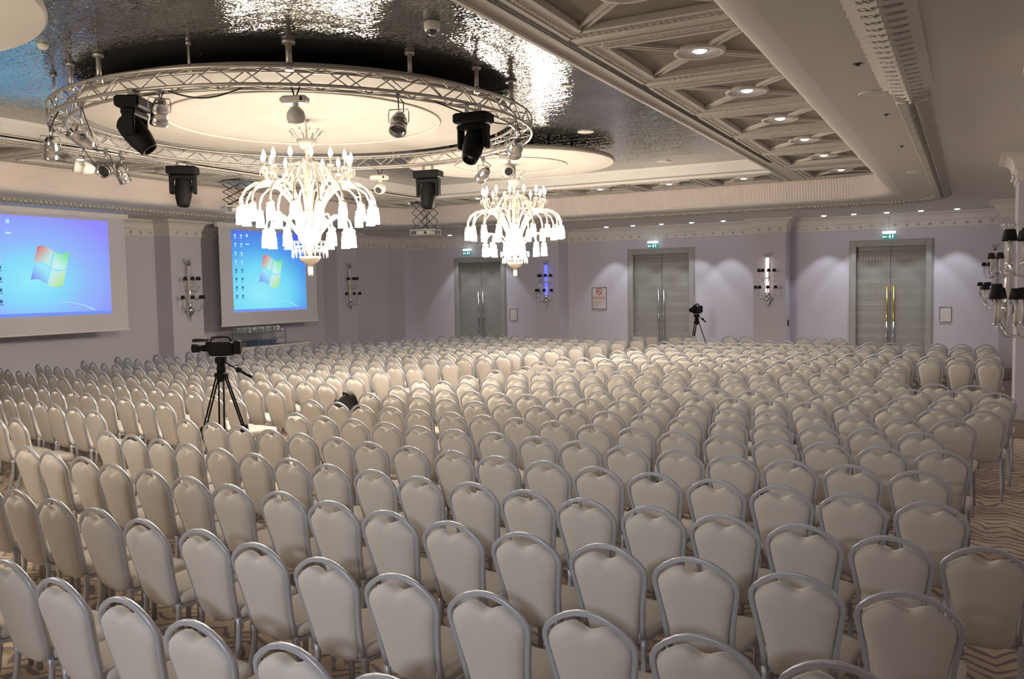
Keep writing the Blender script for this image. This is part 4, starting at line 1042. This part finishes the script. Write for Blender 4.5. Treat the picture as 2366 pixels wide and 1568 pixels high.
# ------------------------------------------------------------------ banquet chairs
def frame_outline():
    # half outline of the back frame, (x, z), from the rail at seat height up to the peak
    hp = [(.166, .42), (.170, .50), (.181, .60), (.196, .69), (.207, .75), (.212, .785), (.209, .815), (.192, .845), (.153, .880), (.104, .909), (.052, .926), (0, .931)]
    return hp
def back_y(z): return 0.0+0.105*max(0, (.93-z)/.5)**1.15      # the back leans: bottom lies forward
def chair_parts(lod=0):
    """returns dict of meshes; local origin on the floor below the top of the back, chair faces +y"""
    P = {}
    hp = frame_outline()
    if lod: hp = hp[::2]+([hp[-1]] if hp[::2][-1] != hp[-1] else [])
    full = [(-x, z) for (x, z) in hp]+[(x, z) for (x, z) in reversed(hp[:-1])]
    pts = [(x, back_y(z), z) for (x, z) in full]
    prof = [(.010, -.010), (.012, -.006), (.008, 0), (.012, .006), (.010, .010), (-.010, .010), (-.012, .006), (-.008, 0), (-.012, -.006), (-.010, -.010)]
    if lod: prof = [(.012, -.012), (.012, .012), (-.012, .012), (-.012, -.012)]
    prof = [(a, b_*1.15) for a, b_ in prof]
    m = MB(); m.tube(pts, 1, prof=prof, ref=Vector((0, 1, 0)))
    P['back_frame'] = m
    # upholstered back: puffed pad with a dipped top edge
    half = [(0, .372), (.07, .374), (.112, .390), (.138, .42), (.148, .47), (.155, .54), (.169, .62), (.184, .70), (.194, .755), (.196, .79), (.186, .818), (.155, .845), (.115, .870), (.080, .884), (.050, .876), (.022, .862), (0, .858)]
    if lod: half = half[::2]
    out = [(x, z) for (x, z) in half]+[(-x, z) for (x, z) in reversed(half[1:-1])]
    n = len(out); cz = .63
    m = MB()
    rings = []
    layers = [(.50, -.044), (.74, -.041), (.88, -.033), (.96, -.020), (1.0, -.003), (1.0, .012), (.95, .034), (.82, .046), (.55, .050)] if not lod else [(.7, -.034), (.96, -.018), (1.0, .012), (.8, .045)]
    for (s_, dy) in layers:
        for (x, z) in out:
            zz = cz+(z-cz)*(1-(1-s_)*.62); xx = x*s_
            m.v.append((xx, back_y(zz)+dy+.004, zz))
    L = len(layers)
    for k in range(L-1):
        for i in range(n):
            j = (i+1) % n; m.f.append((k*n+i, k*n+j, (k+1)*n+j, (k+1)*n+i)); m.sm.append(True)
    m.f.append(tuple(range(n-1, -1, -1))); m.sm.append(True)
    m.f.append(tuple((L-1)*n+i for i in range(n))); m.sm.append(True)
    P['backrest'] = m
    # seat
    so = []
    def arc(cx, cy, r, a0, a1, k=4 if not lod else 1):
        for i in range(k+1):
            a = R(a0+(a1-a0)*i/k); so.append((cx+r*math.cos(a), cy+r*math.sin(a)))
    arc(-.135, .155, .05, 180, 270); arc(.135, .155, .05, 270, 360); arc(.145, .475, .075, 0, 90); arc(-.145, .475, .075, 90, 180)
    n = len(so); m = MB(); cx, cy = 0, .32
    lay = [(.93, .405), (1.0, .415), (1.02, .44), (1.0, .462), (.93, .474), (.7, .482), (.3, .485)] if not lod else [(.98, .408), (1.02, .44), (.93, .472), (.4, .484)]
    for (s_, z) in lay:
        for (x, y) in so: m.v.append((cx+(x-cx)*s_, cy+(y-cy)*s_, z))
    for k in range(len(lay)-1):
        for i in range(n):
            j = (i+1) % n; m.f.append((k*n+i, k*n+j, (k+1)*n+j, (k+1)*n+i)); m.sm.append(True)
    m.f.append(tuple(range(n-1, -1, -1))); m.sm.append(False); m.f.append(tuple((len(lay)-1)*n+i for i in range(n))); m.sm.append(True)
    P['seat'] = m
    # legs
    legprof = [(.011, -.013), (.013, 0), (.011, .013), (-.011, .013), (-.013, 0), (-.011, -.013)] if not lod else [(.011, -.012), (.011, .012), (-.011, .012), (-.011, -.012)]
    rear = [(.168, back_y(.42), .42), (.166, .112, .36), (.172, .10, .26), (.180, .065, .13), (.188, .02, 0.004)]
    front = [(.188, .30, .392), (.190, .42, .392), (.191, .475, .383), (.192, .502, .35), (.192, .508, .30), (.192, .508, .004)]
    if lod: rear = [rear[0], rear[2], rear[4]]; front = [front[2], front[5]]
    for s_ in (-1, 1):
        m = MB(); m.tube([(x*s_, y, z) for (x, y, z) in rear], 1, prof=legprof, ref=Vector((0, 1, 0))); P['leg', 'r', s_] = m
        m = MB(); m.tube([(x*s_, y, z) for (x, y, z) in front], 1, prof=legprof, ref=Vector((1, 0, 0))); P['leg', 'f', s_] = m
    m = MB()
    for s_ in (-1, 1): m.box(min(s_*.158, s_*.182), max(s_*.158, s_*.182), .10, .49, .385, .407)
    m.box(-.165, .165, .12, .14, .385, .407); m.box(-.188, .188, .47, .49, .38, .403)
    P['seat_frame'] = m
    return P
CP = chair_parts(0)
chair0 = empty('banquet_chair', (0, 0, 0), 0, 'cream banquet chair', 'chair', 'banquet chairs')
for k, mbx in CP.items():
    nm = k if isinstance(k, str) else 'leg'
    mbx.build(nm, M['fabric'] if nm in ('backrest', 'seat') else M['frame'], chair0)

def row_y(y0, x): return y0+.00695*(x-1.9)**2
def heading(x): return math.atan(.0139*(x-1.9))      # rotation about z so that +y turns with the arc
chairs = []
def add_row(block, idx, y0, xs, sx=1.0):
    for x in xs:
        xj = x+random.uniform(-.006, .006); y = row_y(y0, x)+random.uniform(-.02, .02)
        chairs.append([xj, y, heading(x)+R(random.uniform(-1.2, 1.2)), block, idx, sx])
def span(x0, x1, step):
    n = int((x1-x0)/abs(step)+1e-6)
    return [x1-step*k for k in range(n+1)]
right = [(2.265, -6.0, -1.79, .512), (3.14, -7.0, -.395, .499), (4.01, -7.65, -.22, .487), (4.86, -7.75, .09, .450), (5.75, -7.45, -.20, .452), (6.65, -7.05, -.30, .452), (7.53, -7.35, -.18, .440), (8.38, -7.1, -.37, .441), (9.20, -7.2, -.13, .436), (10.0, -7.3, .14, .437), (10.80, -7.1, .23, .445), (11.65, -7.15, .29, .45), (12.40, -7.0, .05, .45), (13.3, -6.95, .3, .45), (14.3, -6.9, .32, .45), (15.2, -6.8, .25, .45), (16.15, -6.75, .3, .45), (17.1, -6.65, .28, .45), (18.15, -6.6, .37, .45), (19.2, -6.5, .3, .45), (20.3, -6.4, .29, .45)]
for i, (y0, xa, xb, st) in enumerate(right):
    xs = span(xa, xb, st)
    if 13.0 < y0 < 15.9: xs = [x for x in xs if x < -0.9]
    add_row('R', i, y0, xs, 1.0 if st > .47 else (.955 if st > .447 else .93))
add_row('R', len(right), 21.75, [-8.13, -7.71, -7.03, -6.6, -5.5, -5.06, -3.64, -3.22, -2.81])
for k in range(18):
    y0 = 4.77+.835*k-(0.0 if k else 0)
    y0 = [4.77, 5.61, 6.44, 7.27, 8.06, 8.94, 9.84, 10.66, 11.47, 12.4, 13.4, 14.3, 15.15, 15.95, 16.9, 17.8, 18.9, 20.0][k]
    xb = [-9.35, -9.10, -8.87, -8.45, -8.55, -8.35, -8.55, -8.7, -8.55, -8.4, -8.25, -8.3, -8.1, -8.0, -7.85, -7.75, -7.6, -7.5][k]
    xs = []
    x = xb
    while x > -16.3:
        y = row_y(y0, x)
        lim = -16.22 if y < 13.5 else (-16.22+(y-13.5)*.29 if y < 15.6 else -15.6+(y-15.6)*.36)
        if x < lim: break
        xs.append(x); x -= .478
    add_row('L', k, y0, xs)
# keep those with something inside the frame
vis = []
for c in chairs:
    x, y, a = c[0], c[1], c[2]
    ok = False
    for (dx, dy, z) in ((0, 0, .93), (-.2, 0, .8), (.2, 0, .8), (0, .1, .45), (.2, .5, .45), (-.2, .5, .45), (.2, .5, .2)):
        q = project(x+dx, y+dy, z)
        if q and -10 < q[0] < W_+10 and -5 < q[1] < H_+8: ok = True
    if ok: vis.append(c+[math.hypot(x, y)])
order = sorted(vis, key=lambda c: c[6])
near_set = order[:300]; far_set = order[300:]
# place in row counted along the row, from the right end, among the chairs in view
rows = {}
for c in vis: rows.setdefault((c[3], c[4]), []).append(c)
rank = {}
rowno = {}
for blk in 'RL':
    for n_, key in enumerate(sorted([k for k in rows if k[0] == blk], key=lambda k: k[1])): rowno[key] = n_
for key, cs in rows.items():
    for n_, c in enumerate(sorted(cs, key=lambda c: -c[0])): rank[id(c)] = n_
first = True
BAGX, BAGY = -6.62, 8.10
bagchair = min(near_set, key=lambda c: (c[0]-BAGX)**2+(c[1]-BAGY)**2)
for c in near_set:
    t = chair0 if first else copy_tree(chair0); first = False
    t.location = (c[0], c[1], 0); t.rotation_euler = (0, 0, c[2]); t.scale = (c[5], 1, 1)
    key = (c[3], c[4])
    side = 'right of the aisle' if c[3] == 'R' else 'left of the aisle'
    frm = 'right end' if c[3] == 'R' else 'aisle end'
    rn = 'nearest' if rowno[key] == 0 else ordw[rowno[key]]
    t['label'] = 'cream banquet chair, %s from the %s of the %s row, %s' % (ordw[rank[id(c)]], frm, rn, side)
    if c is bagchair: t['label'] = 'cream banquet chair with a black bag on its seat'
    t['group'] = 'banquet chairs '+side
# the smaller, farther chairs
LP = chair_parts(1)
fb, ff = MB(), MB()
for c in far_set:
    Mx = Matrix.Translation((c[0], c[1], 0)) @ Matrix.Rotation(c[2], 4, 'Z') @ Matrix.Diagonal((c[5], 1, 1, 1))
    for k, mbx in LP.items():
        dst = fb if k in ('backrest', 'seat') else ff
        dst.add([Mx @ Vector(v) for v in mbx.v], mbx.f, True)
me = fb.mesh('distant_banquet_chairs'); nfab = len(fb.f)
allm = MB(); allm.add(fb.v, fb.f, True); allm.add(ff.v, ff.f, True)
st = allm.build('distant_banquet_chairs', [M['fabric'], M['frame']])
idx = [0]*nfab+[1]*(len(allm.f)-nfab)
st.data.polygons.foreach_set('material_index', idx)
tag(st, 'mass of cream banquet chairs filling the far half of the hall', 'chairs', 'banquet chairs in the far half', 'stuff')
print('chairs', len(vis), len(near_set), len(far_set), 'balls', nball)

# ------------------------------------------------------------------ black bag on a seat
x, y, a = bagchair[0], bagchair[1], bagchair[2]
t = empty('black_bag', (x, y, .485), a, 'rounded black bag standing on a chair seat near the aisle', 'bag')
m = MB(); n = 20; rings = 12
vs = []
for k in range(rings+1):
    th = PI*k/rings; zz = .265-.265*math.cos(th); rr = max(.001, math.sin(th))**.72
    for i in range(n):
        p = 2*PI*i/n
        wv = 1+.05*math.sin(3*p+k)+.03*math.sin(5*p-k*1.3)
        bx = .172*rr*math.cos(p)*wv*(0.85+.2*zz/.58); by = .115*rr*math.sin(p)*wv
        z2 = zz*1.0+.03*math.cos(p-.5)*(zz/.58)
        vs.append((bx-.12, .295+by, z2))
fs = [(k*n+i, k*n+(i+1) % n, (k+1)*n+(i+1) % n, (k+1)*n+i) for k in range(rings) for i in range(n)]
m.add(vs, fs, True); m.build('body', M['blackfab'], t)
m = MB(); m.sphere((-.25, .27, .40), .075, 14, 10, (1, .9, .8)); m.build('side_pocket', M['blackfab'], t)
m = MB(); m.tube([(-.15, .25, .51), (-.12, .22, .535), (-.08, .22, .53), (-.05, .25, .50)], .012, 6); m.build('strap', M['black'], t)
